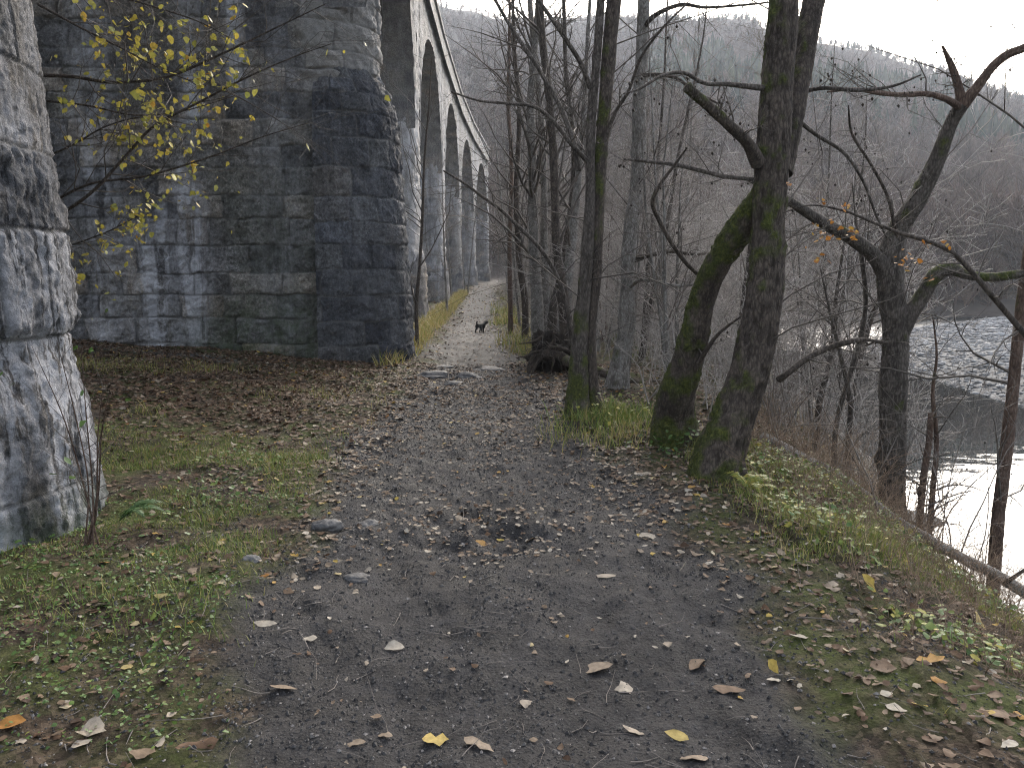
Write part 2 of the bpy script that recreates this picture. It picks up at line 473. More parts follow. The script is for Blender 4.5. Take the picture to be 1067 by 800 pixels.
M = {}
M['ground'] = m_ground()
M['stone'] = m_stone('viaduct_masonry', 2.35, hue=(1.04, 1., .95))
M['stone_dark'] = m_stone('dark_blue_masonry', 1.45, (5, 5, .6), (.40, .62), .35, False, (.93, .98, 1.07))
M['stone_near'] = m_stone('weathered_pier_masonry', 1.15, (13, 13, 1.3), (.42, .51), .5, True, (.97, .99, 1.04))
M['bark'] = m_bark('furrowed_bark', (.042, .033, .027), (.115, .092, .076), lichen=.2)
M['bark_grey'] = m_bark('grey_smooth_bark', (.052, .043, .036), (.145, .125, .110), lichen=.35)
M['bark_pale'] = m_bark('pale_bark', (.13, .118, .105), (.30, .285, .265), lichen=.4)
M['bark_red'] = m_bark('reddish_bark', (.075, .048, .036), (.16, .11, .085), lichen=.15)
M['twig'] = m_simple('twig_bark', (.045, .037, .031), (.11, .094, .08), 9)
M['twig_pale'] = m_simple('skylit_twig_bark', (.19, .165, .148), (.42, .385, .35), 9)  # thicket twigs: sky light on them put into a paler bark colour
M['twig_bg'] = m_simple('background_twig_bark', (.10, .084, .073), (.21, .182, .16), 5)  # lighter copy of the twig bark, with side sky light put into its colour
M['twig_far'] = m_simple('far_twig_bark', (.085, .072, .063), (.17, .148, .132), 1.2, .9)
M['stalk'] = m_simple('dry_stalk', (.11, .07, .045), (.27, .19, .13), 14)
M['far_wood'] = m_rnd('far_bare_branches', [(0, (.075, .060, .052)), (.5, (.12, .090, .077)), (.85, (.165, .118, .095)), (1, (.25, .225, .21))], .9, .1, .25, scale=.6)
M['conifer'] = m_rnd('conifer_needles', [(0, (.016, .026, .020)), (.6, (.03, .045, .030)), (1, (.055, .065, .035))], .9, .1, .3, scale=.8)
LEAF = [(0, (.028, .018, .012)), (.2, (.06, .034, .02)), (.4, (.105, .062, .036)), (.58, (.16, .115, .078)), (.74, (.25, .205, .155)), (.86, (.33, .29, .235)), (.92, (.36, .26, .06)), (1, (.22, .09, .025))]
M['litter'] = m_rnd('dead_leaf', LEAF, .7, .2, .3, .12)
M['grass'] = m_rnd('verge_grass_blades', [(0, (.06, .105, .018)), (.35, (.125, .175, .034)), (.6, (.23, .225, .058)), (.8, (.34, .265, .10)), (1, (.42, .33, .18))], .6, .3, .2, .25)
M['weed'] = m_rnd('low_weed_leaf', [(0, (.045, .09, .02)), (.5, (.095, .155, .035)), (.8, (.18, .20, .04)), (1, (.33, .28, .05))], .55, .35, .25, .2)
M['yleaf'] = m_rnd('yellow_beech_leaf', [(0, (.20, .21, .05)), (.5, (.36, .32, .06)), (.88, (.44, .35, .06)), (1, (.30, .15, .03))], .55, .35, .2, .3)
M['oleaf'] = m_rnd('orange_beech_leaf', [(0, (.25, .10, .022)), (.6, (.36, .16, .03)), (1, (.40, .26, .05))], .55, .35, .2, .3)
M['fern'] = m_rnd('fern_leaf', [(0, (.05, .10, .015)), (.5, (.14, .17, .022)), (1, (.27, .22, .03))], .55, .35, .2, .3)
M['ferng'] = m_rnd('green_fern_leaf', [(0, (.03, .07, .02)), (1, (.08, .14, .045))], .55, .35, .2, .3)
M['chip_'] = None
M['chip'] = m_rnd('path_grit', [(0, (.011, .0105, .0108)), (.5, (.032, .030, .0305)), (.85, (.075, .069, .064)), (1, (.20, .18, .165))], .7, .35, .25)
M['pebble'] = m_rnd('river_shingle', [(0, (.07, .07, .072)), (.5, (.19, .19, .193)), (.85, (.29, .29, .292)), (1, (.40, .40, .40))], .95, .05, .2, scale=8)
M['rock'] = m_simple('embedded_rock', (.030, .028, .028), (.13, .125, .123), 14, .7, .3, .6, .02)
M['root'] = m_bark('dirty_root', (.028, .021, .017), (.095, .074, .058), lichen=.1)
M['soil'] = m_simple('dark_soil', (.008, .0065, .0055), (.03, .023, .018), 9, .9, .15, .9, .04)
M['fur'] = m_simple('black_dog_fur', (.004, .004, .004), (.014, .014, .015), 60, .7, .25, .4, .01)
M['water'] = m_water()
M['cone'] = m_simple('alder_cone_scales', (.018, .013, .010), (.045, .033, .025), 60)
HAZE, SKY_S, SUN_S, EXPO = .0006, .15, 1.5, 2.1
# ================================================================== GROUND
def axis_x():
    a = np.arange(-3.3, 3.3001, .0165)
    g, s, o = 3.3, .03, []
    while g < 450: g += s; s *= 1.034; o.append(g)
    o = np.array(o)
    return np.concatenate([-o[::-1], a, o])
def axis_y():
    o = [-70, -50, -35, -22, -14, -8, -4, -2, -1, -.4, 0, .4, .7, 1.0, 1.2]
    y = 1.2
    while y < 480: y += y * (.0062 if y < 13 else .0125); o.append(y)
    return np.array(o, float)
ax_, ay_ = axis_x(), axis_y()
GX, GY = np.meshgrid(ax_, ay_)
GZ = H(GX, GY)
pe = np.abs(GX - path_c(GY)) - path_w(GY)
pm = sstep(.16, -.22, pe + .22 * fbm2(GX * 1.6, GY * 1.3, 3, 71))
# bare ground trodden between the trees and under the arch
pm = np.maximum(pm, .75 * sstep(1.1, .3, np.hypot((GX - .9) / 1.3, (GY - 11.2) / 1.2)))
sdR = sdf(RIVER, GX, GY)
gm = np.maximum(sstep(.6, -.2, sdR), .8 * sstep(1.0, .5, np.hypot((GX + 6.1) / 2.2, (GY - 12.6) / .9)) * sstep(-.1, .35, fbm2(GX * 1.1, GY * 2, 3, 77)))
fm = sstep(48, 75, np.hypot(GX, GY)) * (sdR > 0)
mb = MB(); mb.add(np.stack([GX, GY, GZ], -1).reshape(-1, 3), grid_faces(len(ax_), len(ay_)), path=pm.ravel(), gravel=gm.ravel(), far=fm.ravel())
tag(mb.build('ground', M['ground']), None, None, kind='structure')

# river surface
wx = np.concatenate([np.arange(3, 9, .5), np.arange(9, 36, .2), np.arange(36, 102, 1.)]); wy = np.concatenate([np.arange(-75, 0, 5.), np.arange(0, 33, .75), np.arange(33, 72, .2)])
WX, WY = np.meshgrid(wx, wy)
rap = np.maximum(sstep(33, 44, WY) * 1.0, .0) * sstep(60, 30, WX)
mb = MB(); mb.add(np.stack([WX, WY, WATER_Z + rap * .075 * fbm2(WX * 1.1, WY * 2.2, 3, 44)], -1).reshape(-1, 3), grid_faces(len(wx), len(wy)), rapid=rap.ravel())
tag(mb.build('river', M['water']), None, None, kind='structure')

# ================================================================== VIADUCT
EL = np.array([(-20, -2.6), (0, -2.7), (15, -2.48), (26, -3.08), (37, -3.2), (48, -3.15), (58, -2.85), (69, -2.2), (80, -1.3), (95, .4)])
def ELX(y): return np.interp(y, EL[:, 0], EL[:, 1])
PIERS = [(3.55, 5.75), (14.0, 15.9), (25.1, 27.0), (36.2, 38.0), (47.3, 49.0), (58.2, 60.0), (69.2, 71.0)]
SPRING, RISE, TOP, WIDTH = 6.1, 4.3, 11.3, 7.0
rs = np.random.default_rng(5)

def masonry(u, v, seed, ch=(.32, .5), bl=(.55, 1.15)):
    """block layout on a wall: returns distance to the nearest joint, block random, course random"""
    r = np.random.default_rng(seed)
    ve = [float(v.min()) - .3]
    while ve[-1] < v.max() + .5: ve.append(ve[-1] + r.uniform(*ch))
    ve = np.array(ve); ci = np.clip(np.searchsorted(ve, v, side='right') - 1, 0, len(ve) - 2)
    dv = np.minimum(v - ve[ci], ve[ci + 1] - v)
    du = np.zeros_like(u); bid = np.zeros_like(u)
    for c in np.unique(ci):
        k = ci == c
        ue = [float(u.min()) - r.uniform(.1, .9)]
        while ue[-1] < u.max() + .5: ue.append(ue[-1] + r.uniform(*bl))
        ue = np.array(ue); bi = np.clip(np.searchsorted(ue, u[k], side='right') - 1, 0, len(ue) - 2)
        du[k] = np.minimum(u[k] - ue[bi], ue[bi + 1] - u[k])
        bid[k] = r.random(len(ue))[bi]
    return np.minimum(du, dv), bid, ci

def wall_patch(mb, pos, nrm, U, V, seed, amp=.05, rough=.03, streak=0, algae=0, pale=0, ch=(.32, .5), bl=(.55, 1.15), wrap=False, jw=.013):
    d, bid, ci = masonry(U.ravel() + .03 * n2(U.ravel() * 4, V.ravel() * 4, seed), V.ravel() + .022 * n2(U.ravel() * 3, V.ravel() * 5, seed + 1), seed, ch, bl)
    d = d.reshape(U.shape); bid = bid.reshape(U.shape)
    x, y, z = pos[..., 0], pos[..., 1], pos[..., 2]
    prof = 1 - np.exp(-np.maximum(d, 0) / jw)
    rock = fbm3(x * 4.5 + bid * 40, y * 4.5, z * 4.5, 4, seed + 3)
    disp = amp * prof * (.45 + .6 * bid) + rough * prof * rock * 1.25 + .018 * prof * fbm3(x * 12, y * 12, z * 12, 3, seed + 8) - .01
    v = pos + nrm * disp[..., None]
    nu, nv = U.shape[1], U.shape[0]
    jn = sstep(.022, .006, d) * sstep(-.35, .15, n2(U * 2.3, V * 2.3, seed + 4))
    mb.add(v.reshape(-1, 3), grid_faces(nu, nv, wrap), blk=bid.ravel(), joint=jn.ravel(), streak=np.broadcast_to(streak, U.shape).ravel(), algae=np.broadcast_to(algae, U.shape).ravel(), pale=np.broadcast_to(pale, U.shape).ravel())

def nose_plan(y0, y1, xt, depth, xl, du, grow_=0., p=2.0):
    """plan outline: from the near left corner along the near face, round the nose, back along the far face. returns points, normals, arc"""
    yc, hy = (y0 + y1) / 2, (y1 - y0) / 2 + grow_
    pts = []
    a = np.linspace(-PI / 2, PI / 2, 200)
    ex = np.sign(np.cos(a)) * np.abs(np.cos(a)) ** (2 / p) * (depth + grow_); ey = np.sign(np.sin(a)) * np.abs(np.sin(a)) ** (2 / p) * hy
    near = np.stack([np.linspace(xl, xt - depth, 80)[:-1], np.full(79, yc - hy)], -1)
    far = np.stack([np.linspace(xt - depth, xl, 80)[1:], np.full(79, yc + hy)], -1)
    pts = np.vstack([near, np.stack([xt - depth + ex, yc + ey], -1), far])
    s = np.concatenate([[0], np.cumsum(np.linalg.norm(np.diff(pts, axis=0), axis=1))])
    t = np.arange(0, s[-1], du)
    P = np.stack([np.interp(t, s, pts[:, 0]), np.interp(t, s, pts[:, 1])], -1)
    T = unit(np.gradient(P, axis=0)); N = np.stack([T[:, 1], -T[:, 0]], -1)
    return P, N, t

via = empty('railway_viaduct', (-5.5, 4.9, gnd(-5.5, 4.9)), 'tall grey stone railway viaduct with arches receding along the left of the path', 'viaduct')
def gauss(u, c, w): return np.exp(-((u - c) / w) ** 2)
for k, (y0, y1) in enumerate(PIERS):
    du = [.05, .0185, .07, .09, .12, .16, .2][k]
    xt = float(ELX((y0 + y1) / 2)) - (.95 if k == 0 else 0); depth = [1.2, 1.25, .35, .3, .3, .3, .3][k]
    xl = xt - WIDTH
    P, N, t = nose_plan(y0, y1, xt, depth, xl, du, 0, 2.2)
    if k == 1: P, N, t = P[::1], N, t
    zb = gnd(xt - 2, y0) - .4
    vz = np.arange(zb, SPRING + 1.4, du)
    U, V = np.meshgrid(t, vz)
    pos = np.stack([np.repeat(P[None, :, 0], len(vz), 0), np.repeat(P[None, :, 1], len(vz), 0), V], -1)
    nr = np.stack([np.repeat(N[None, :, 0], len(vz), 0), np.repeat(N[None, :, 1], len(vz), 0), 0 * V], -1)
    X = pos[..., 0]
    if k == 1:
        stx = (gauss(X, -5.7, .24) * sstep(.1, .7, V) * sstep(3.8, 3.0, V + .4 * n2(X * 5, V, 3)) + .9 * gauss(X, -6.4, .33) * sstep(3.0, 2.0, V + .4 * n2(X * 5, V * .5, 4)) + .8 * gauss(X, -4.75, .17) * sstep(4.4, 5.2, V) + .6 * gauss(X, -5.5, .22) * sstep(3.5, 4.3, V) + .35 * gauss(X, -7.3, .4) + .2 * gauss(X, -4.1, .4)) * 2.2
        alg = np.clip(sstep(1.5, .1, V) * sstep(-6.4, -5.2, X) + .42 * sstep(-5.5, -4.9, X + .3 * n2(V, X, 2)) * sstep(5, 2, V), 0, 1)
        pal = .8 * sstep(-3.75, -3.5, X) * sstep(3.8, 5.4, V)  # side sky light painted as paler stone on the river end above the cutwater
    else:
        stx = .45 + .5 * n2(U * .9, V * .3, k); stx = np.clip(stx, 0, 1); alg = .4 * sstep(1.5, .2, V); pal = (.75 * sstep(-depth - .15, -depth + .1, X - xt)) * np.ones_like(V) * (k > 1)  # far piers: light on their river ends painted in as pale stone
    mb = MB(); wall_patch(mb, pos, nr, U, V, 100 + k, .065, .035, stx, alg, pal)
    pier = mb.build('pier', M['stone'], via, loc=(xt - 3, (y0 + y1) / 2, zb + .4))
    # rounded cutwater against the river end of the pier
    cw_h = [5.2, 5.15, 2.6, 2.4, 2.4, 2.4, 2.4][k]; gr = [.0, .42, .15, .12, .12, .12, .12][k]
    tipx = [-2.69, -2.16, xt + .14, xt + .12, xt + .12, xt + .12, xt + .12][k]
    dpt = [1.45, 1.25, .8, .7, .7, .7, .7][k]
    cdu = [.011, .021, .07, .1, .12, .16, .2][k]
    P, N, t = nose_plan(y0, y1, tipx, dpt, tipx - dpt - (.05 if k < 2 else .35), cdu, gr * .55, 2.5 if k else 2.3)
    cb = gnd(tipx - .5, y0) - .35
    arc = cw_h - .9
    vz = np.arange(0, arc - cb + 1.9, cdu)                       # walk up the wall, then over the domed cap
    U, V = np.meshgrid(t, vz)
    cxm, cym = tipx - dpt, (y0 + y1) / 2
    ph = np.clip((V - (arc - cb)) / 1.9, 0, 1)
    shrink = np.where(ph > 0, 1 - .55 * (1 - np.cos(ph * PI / 2)), 1)
    zz = np.where(ph > 0, arc + 1.0 * np.sin(ph * PI / 2), cb + V)
    bat = 1 - .035 * np.clip(zz, 0, 6) if k else 1 - .046 * np.clip(zz, 0, 6)
    px_, py_ = P[None, :, 0], P[None, :, 1]
    pos = np.stack([cxm + (px_ - cxm) * shrink * bat, cym + (py_ - cym) * np.maximum(shrink, .8) * (1 - (1 - bat) * .6), zz + 0 * px_], -1)
    nr = np.stack([np.repeat(N[None, :, 0], len(vz), 0) * np.cos(ph * 1.3), np.repeat(N[None, :, 1], len(vz), 0) * np.cos(ph * 1.3), np.sin(ph * 1.3)], -1)
    mb = MB()
    if k == 0:
        z = pos[..., 2]; yy = pos[..., 1]
        zn = z + .016 * fbm3(pos[..., 0] * 2, yy * 2, z * 2, 3, 4)
        uu_ = U + .0
        vj = np.random.default_rng(4)
        courses = np.array([-.5, .30, 1.22, 1.86, 2.33, 2.82, 3.3, 3.8, 4.4, 5])
        ci = np.clip(np.searchsorted(courses, zn, side='right') - 1, 0, len(courses) - 2)
        dv = np.minimum(zn - courses[ci], courses[ci + 1] - zn)
        for c_ in range(len(courses) - 1):
            m_ = ci == c_; ed_ = np.sort(t[0] + np.cumsum(vj.uniform(.55, 1.0, 40))); ed_ = ed_ - vj.uniform(0, .5)
            j_ = np.clip(np.searchsorted(ed_, uu_[m_]), 1, len(ed_) - 1); du_ = np.minimum(np.abs(uu_[m_] - ed_[j_ - 1]), np.abs(ed_[j_] - uu_[m_]))
            dv[m_] = np.minimum(dv[m_], du_ + .0015)
        rough = np.array([.016, .018, .034, .028, .007, .007, .007, .007, .007])[ci]
        outw = np.array([.006, -.008, .012, .004, .0, .004, 0, .004, 0])[ci]
        bidr = np.array([.5, .7, .35, .2, .85, .8, .75, .7, .7])[ci]
        prof = 1 - np.exp(-np.maximum(dv, 0) / np.where(rough > .03, .03, .008))
        rk = fbm3(pos[..., 0] * 7, yy * 7, z * 7, 5, 77); rk2 = 1 - np.abs(fbm3(pos[..., 0] * 11, yy * 11, z * 6, 4, 78)) * 1.5
        # ragged broken bed under the third course
        ledge = sstep(1.36, 1.22, z + .12 * n2(yy * 5, z, 12) + .05 * n2(yy * 17, z, 13)) * sstep(.75, 1.08, z)
        disp = prof * outw + rough * prof * (.75 * rk + .4 * rk2) - .10 * ledge * (.55 + .45 * n2(yy * 6, z * 3, 15)) + .009 * fbm3(pos[..., 0] * 26, yy * 26, z * 20, 4, 79) - .014 * sstep(.020, .004, dv)
        flute = sstep(1.1, .7, z) * .006 * np.sin(yy * 34 + 2.5 * n2(yy * 3, z * 1.2, 16))
        v = pos + nr * (disp + flute)[..., None]
        s_near = np.clip(.72 + .95 * n2(yy * 5.5, z * .55, 18) + .3 * n2(yy * 15, z * 1.2, 19), 0, 1) * np.where(z < 1.25, 1.25, np.where(z < 1.86, .75, np.where(z < 2.33, .25, .45)))
        s_near = s_near * sstep(5.35, 5.0, yy)
        brown = sstep(4.95, 5.05, yy + .08 * n2(z * 3, yy, 5))
        blk = np.where(brown > .5, .78, np.clip(bidr + .3 * n2(yy * 2, z * 2, 6), 0, 1))
        mb.add(v.reshape(-1, 3), grid_faces(len(t), len(vz)), blk=blk.ravel(), joint=(sstep(.014, .004, dv) * .9).ravel(), streak=s_near.ravel(), algae=(sstep(.45, .1, z) * .8).ravel(), pale=(.06 * (z > 2.33) * (1 - brown)).ravel())
    else:
        stx = np.clip(.2 + .7 * n2(U * 1.1, V * .35, k + 9), 0, 1) * sstep(-.1, .5, np.abs(pos[..., 0] - tipx + .2) < .9)
        wallalg = .8 * sstep(.55, .95, ph) * sstep(.2, .6, n2(U * 1.2, V * 1.2, 5) + .5) if k == 1 else 0 * V
        wall_patch(mb, pos, nr, U, V, 200 + k, .06, .03, stx * .45, wallalg, 0, (.36, .52), (.5, 1.0))
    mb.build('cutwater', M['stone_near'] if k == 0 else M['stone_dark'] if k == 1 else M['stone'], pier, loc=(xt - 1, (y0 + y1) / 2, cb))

# arches with their spandrels, one part per bay
def bay_z(y, y0, y1):
    s = np.clip((y - y0) / (y1 - y0) * 2 - 1, -1, 1)
    return SPRING + RISE * np.sqrt(np.maximum(0, 1 - s * s))
for k in range(len(PIERS) - 1):
    ya, yb = PIERS[k][1], PIERS[k + 1][0]
    pm0 = (PIERS[k][0] + PIERS[k][1]) / 2; pm1 = (PIERS[k + 1][0] + PIERS[k + 1][1]) / 2
    nY = [70, 110, 90, 70, 60, 50][k]; nT = 46
    e = (1 - np.cos(np.linspace(0, PI, nY))) / 2
    ys = np.concatenate([np.linspace(pm0, ya, 12)[:-1], ya + (yb - ya) * e, np.linspace(yb, pm1, 12)[1:]])
    zi = np.where((ys < ya) | (ys > yb), SPRING + 1.3, bay_z(ys, ya, yb))
    mb = MB()
    tt = np.linspace(0, 1, nT)
    for side in (1, -1):
        xs = ELX(ys) + (.0 if side > 0 else -WIDTH)
        Z = zi[None] + (TOP - zi[None]) * tt[:, None]
        pos = np.stack([np.repeat(xs[None], nT, 0), np.repeat(ys[None], nT, 0), Z], -1)
        nr = np.zeros_like(pos); nr[..., 0] = side
        Uu = np.repeat(ys[None], nT, 0)
        stx = np.clip(.35 + .8 * n2(Uu * 1.4, Z * .4, k + 3), 0, 1)
        wall_patch(mb, pos, nr, Uu, Z, 300 + k, .035, .02, stx, 0, .8, (.35, .5), (.6, 1.2))  # outer faces painted pale to carry the open-sky light
    nX = 40 if k < 2 else 16
    lx = np.linspace(0, 1, nX)
    ysf = ys[11:-11]; zf = bay_z(ysf, ya, yb)
    s = np.concatenate([[0], np.cumsum(np.hypot(np.diff(ysf), np.diff(zf)))])
    pos = np.stack([ELX(ysf)[None] - WIDTH * lx[:, None], np.repeat(ysf[None], nX, 0), np.repeat(zf[None], nX, 0)], -1)
    tg = unit(np.stack([np.gradient(ysf), np.gradient(zf)], -1)); nr = np.zeros_like(pos); nr[..., 1] = tg[None, :, 1]; nr[..., 2] = -tg[None, :, 0]
    wall_patch(mb, pos, nr, WIDTH * lx[:, None] + 0 * s[None], np.repeat(s[None], nX, 0), 400 + k, .02, .015, .25, 0, 0, (.3, .45), (.5, .9))
    yy = np.concatenate([[pm0], ys[11:-11][::4], [pm1]])
    xs = ELX(yy); v = np.concatenate([np.stack([xs, yy, 0 * yy + TOP], -1), np.stack([xs - WIDTH, yy, 0 * yy + TOP], -1)])
    mb.add(v, grid_faces(len(yy), 2), blk=.5, joint=0, streak=0, algae=0, pale=0)
    mb.build('arch', M['stone'], via, loc=(-6, (ya + yb) / 2, SPRING))
    # parapet with its projecting string course
    for side in (0, 1):
        mb = MB()
        xo = ELX(ys) + .22 if side == 0 else ELX(ys) - WIDTH - .22
        sg = 1 if side == 0 else -1
        prof = [(0, TOP - .22), (0, TOP + .02), (-.14 * sg, TOP + .06), (-.14 * sg, TOP + .95), (-.06 * sg, TOP + .97), (-.06 * sg, TOP + 1.12), (-.6 * sg, TOP + 1.12), (-.6 * sg, TOP - .02)]
        pos = np.stack([np.stack([xo + a, ys, 0 * ys + z], -1) for a, z in prof])
        mb.add(pos.reshape(-1, 3), grid_faces(len(ys), len(prof)), blk=.6, joint=0, streak=np.clip(.1 + n2(pos[..., 1] * 1.5, pos[..., 2], 8), 0, 1).ravel(), algae=0, pale=.25)
        mb.build('parapet', M['stone'], via, smooth=False, loc=(-6, (ya + yb) / 2, TOP))
# ================================================================== TREES BY HAND
class Tree:
    def __init__(s, label, base, cat='tree', name='bare_tree', group=None):
        s.base = base; s.root = empty(name, base, label, cat, group); s.B = []
    def limb(s, part, rows, mat='bark', sides=24, step=.04, amp=.07, flare=0., freq=9., seed=0, twigs=True, n=14, label=None, knots=0):
        rows = np.array(rows, float)
        mb = MB(); Q = stem(mb, rows, sides, step, amp, flare, freq, seed, knots=knots)
        o = mb.build(part, M[mat], s.root, loc=tuple(rows[0, :3]))
        if label: o['label'] = label
        if twigs: s.B.append(as_batch(Q, n))
        return Q
    def twigs(s, levels, mat='twig', name='twigs', rmin=.0013, extra=None, sides=3):
        if not s.B: return None
        B = merge(*s.B); mb = MB(); last = None
        for i, lv in enumerate(levels):
            B = sprout(B, rmin=rmin, **lv)
            tubes(mb, B[0], np.maximum(B[1], rmin * .55), 4 if i == 0 else sides)
            last = B
        mb.build(name, M[mat], s.root, loc=s.base)
        return last

def rooted(rows, drop=.15):
    r = np.array(rows, float)
    z = gnd(r[0, 0], r[0, 1])
    first = r[0].copy(); first[2] = z - drop; first[3] *= 1.08
    keep = [i for i in range(len(r)) if r[i, 2] > z + .05]
    return np.vstack([first] + [r[i:i + 1] for i in keep])

def baseof(rows): return (float(rows[0][0]), float(rows[0][1]), gnd(rows[0][0], rows[0][1]))

# --- the big furrowed tree with the mossy second stem
rA = rooted(px_line([(746, 506, 62, 6.05, .75), (749, 480, 53, None, .62), (758, 452, 50, None, .48), (771, 419, 45, None, .25), (782, 385, 43, None, .12), (790, 351, 43, None, .15), (795, 318, 40, None, .2),
            (799, 284, 38, None, .38), (800, 250, 38, None, .5), (802, 215, 38, None, .45), (805, 165, 37, None, .3), (808, 110, 36, None, .28), (813, 50, 33, None, .25), (817, 0, 31, None, .2),
            (824, -90, 27, None, .1), (836, -220, 22, None, 0), (834, -380, 14, None, 0), (826, -520, 4, None, 0)], 6.05))
rA[1:, 3] *= .88; rA[0, 3] *= .9
TA = Tree('large furrowed riverside tree with a green mossy second stem leaning into it', baseof(rA), 'tree', 'riverside_tree')
TA.limb('trunk', rA, 'bark', 72, .016, .10, .55, 9, 3, knots=5)
TA.limb('mossy_stem', rooted(px_line([(703, 462, 44, 7.2, .8), (703, 436, 40, 7.15, .75), (706, 410, 34, 7.0, .62), (714, 385, 30, 6.9, .55), (723, 351, 28, 6.8, .5), (731, 318, 26, 6.7, .5), (743, 284, 26, 6.55, .6), (760, 255, 27, 6.4, .72), (778, 228, 27, 6.25, .65), (798, 200, 24, 6.1, .6)], 7)),
        'bark', 48, .018, .08, .5, 10, 5, twigs=False, label='lower stem wrapped in bright green moss')
TA.limb('forked_stem', px_line([(812, 180, 26, 6.1, .3), (823, 130, 24, 6.2, .25), (833, 80, 24, 6.3, .2), (842, 30, 22, 6.4, .15), (850, -10, 21, 6.5, .1), (868, -120, 17, 6.8), (890, -260, 11, 7.2), (900, -380, 4, 7.4)], 6.2, 0), 'bark', 44, .02, .09, 0, 10, 8, knots=2)
TA.limb('branch', px_line([(790, 170, 15, 5.98, .1), (778, 148, 12, 5.85, .2), (757, 128, 11, 5.7, .3), (735, 108, 10.5, 5.6, .35), (716, 91, 10.5, 5.5, .55)], 6, .2), 'bark', 16, .02, .07, 0, 12, 9, label='short snapped-off branch')
TA.limb('branch', px_line([(795, 92, 6, 6.0), (760, 88, 5, 5.9), (735, 87, 4, 5.8), (712, 76, 4, 5.7), (690, 79, 3.2, 5.5), (668, 92, 2.4, 5.4), (650, 98, 1.6, 5.3)], 6), 'bark_grey', 10, .03, .06, 0, 12, 10)
TA.limb('branch', px_line([(812, 395, 8, 6.0), (822, 388, 6.5, 5.9), (840, 374, 6.5, 5.9), (862, 363, 6, 5.9), (885, 356, 6, 5.8), (903, 354, 4, 5.8), (925, 358, 3, 5.8)], 6), 'bark', 12, .02, .1, 0, 14, 11)
TA.limb('branch', px_line([(728, 287, 4, 6.65), (713, 272, 4, 6.5), (699, 252, 4.2, 6.4), (685, 226, 4.4, 6.3), (680, 210, 4.2, 6.2), (688, 192, 3.5, 6.15), (703, 172, 2.8, 6.1), (716, 154, 1.8, 6)], 6.5), 'bark', 10, .02, .06, 0, 14, 12)
TA.limb('branch', px_line([(716, 400, 6, 6.9), (730, 375, 5, 6.7), (745, 352, 4, 6.6), (758, 340, 3, 6.5), (772, 330, 2, 6.4)], 6.8), 'bark', 10, .02, .06, 0, 14, 13)
TA.limb('branch', px_line([(785, 187, 4, 6), (755, 184, 4.5, 6.1), (730, 178, 4.5, 6.2), (705, 172, 4.2, 6.3), (680, 169, 3.4, 6.4), (650, 166, 2, 6.5)], 6), 'bark_grey', 10, .03, .06, 0, 12, 14)
TA.limb('branch', px_line([(833, 96, 5, 6.35), (860, 92, 4, 6.2), (895, 94, 4, 6.1), (930, 90, 2.6, 6.0), (960, 78, 1.5, 5.9)], 6.3), 'bark_grey', 10, .03, .06, 0, 12, 15)
TA.limb('branch', px_line([(822, 118, 5, 6.25), (850, 140, 4, 6.3), (880, 160, 3.4, 6.4), (900, 190, 3, 6.5), (912, 222, 2.4, 6.6), (925, 250, 1.4, 6.7)], 6.3), 'bark_grey', 10, .03, .06, 0, 12, 16)
lastA = TA.twigs([dict(k=9, lr=.34, ang=(40, 75), rr=.3, rmax=.008, trop=(0, 0, .02), n=6), dict(k=5, lr=.5, ang=(30, 60), n=5, wig=.22), dict(k=3, lr=.5, ang=(30, 60), n=4, wig=.25)])

# --- tree on the bank, forked over the water
rB = rooted(px_line([(930, 548, 30, 7.4, .1), (929, 520, 26), (930, 460, 25.5), (931, 400, 25.5), (933, 345, 24), (928, 300, 25), (930, 268, 23), (936, 240, 20), (955, 210, 17.5, 7.3, .2), (974, 172, 15, 7.2, .3), (990, 131, 13, 7.1, .2), (1003, 108, 13, 7.0)], 7.4, .12))
TB = Tree('forked tree leaning over the water on the river bank', baseof(rB), 'tree', 'riverside_tree')
TB.limb('trunk', rB, 'bark_grey', 44, .022, .08, .4, 11, 21, knots=3)
TB.limb('branch', px_line([(1003, 110, 12, 7.0), (1018, 91, 10, 6.95), (1034, 70, 9.5, 6.9), (1050, 57, 9, 6.85), (1070, 49, 8.5, 6.8), (1105, 30, 7, 6.7), (1150, -10, 4, 6.6)], 7), 'bark_red', 14, .03, .06, 0, 11, 22)
TB.limb('branch', px_line([(1003, 110, 10, 7.0), (998, 88, 8, 7.0), (991, 68, 6.5, 7.0), (982, 48, 2.5, 7.0)], 7), 'bark_red', 12, .03, .06, 0, 11, 23, label='bare reddish spike of dead wood')
TB.limb('branch', px_line([(1000, 112, 8, 7.0), (985, 103, 6.5, 6.9), (965, 98, 6, 6.8), (940, 99, 5.5, 6.7), (915, 97, 4.5, 6.6), (890, 93, 3.4, 6.5), (862, 96, 2, 6.4)], 7), 'bark_red', 12, .03, .06, 0, 11, 24)
TB.limb('branch', px_line([(928, 292, 20, 7.4, .1), (912, 268, 15, 7.35, .1), (890, 250, 13.5, 7.2, .3), (868, 238, 11.5, 7.1, .4), (848, 226, 10, 7.0, .4), (826, 212, 8.5, 6.9, .35), (808, 200, 6, 6.8, .2), (780, 188, 3, 6.7)], 7.4), 'bark_grey', 18, .025, .08, 0, 11, 25)
TB.limb('branch', px_line([(935, 350, 20, 7.4), (950, 325, 16, 7.35, .1), (963, 305, 14.5, 7.3, .25), (974, 288, 14, 7.25, .6), (990, 281, 12, 7.2, .6), (1012, 287, 9.5, 7.15, .4), (1035, 289, 9.5, 7.1, .55), (1060, 286, 9, 7.0, .6), (1100, 280, 7, 6.9, .3), (1150, 262, 4, 6.8)], 7.4), 'bark_grey', 18, .025, .07, 0, 11, 26, label='low branch bent at a mossy elbow')
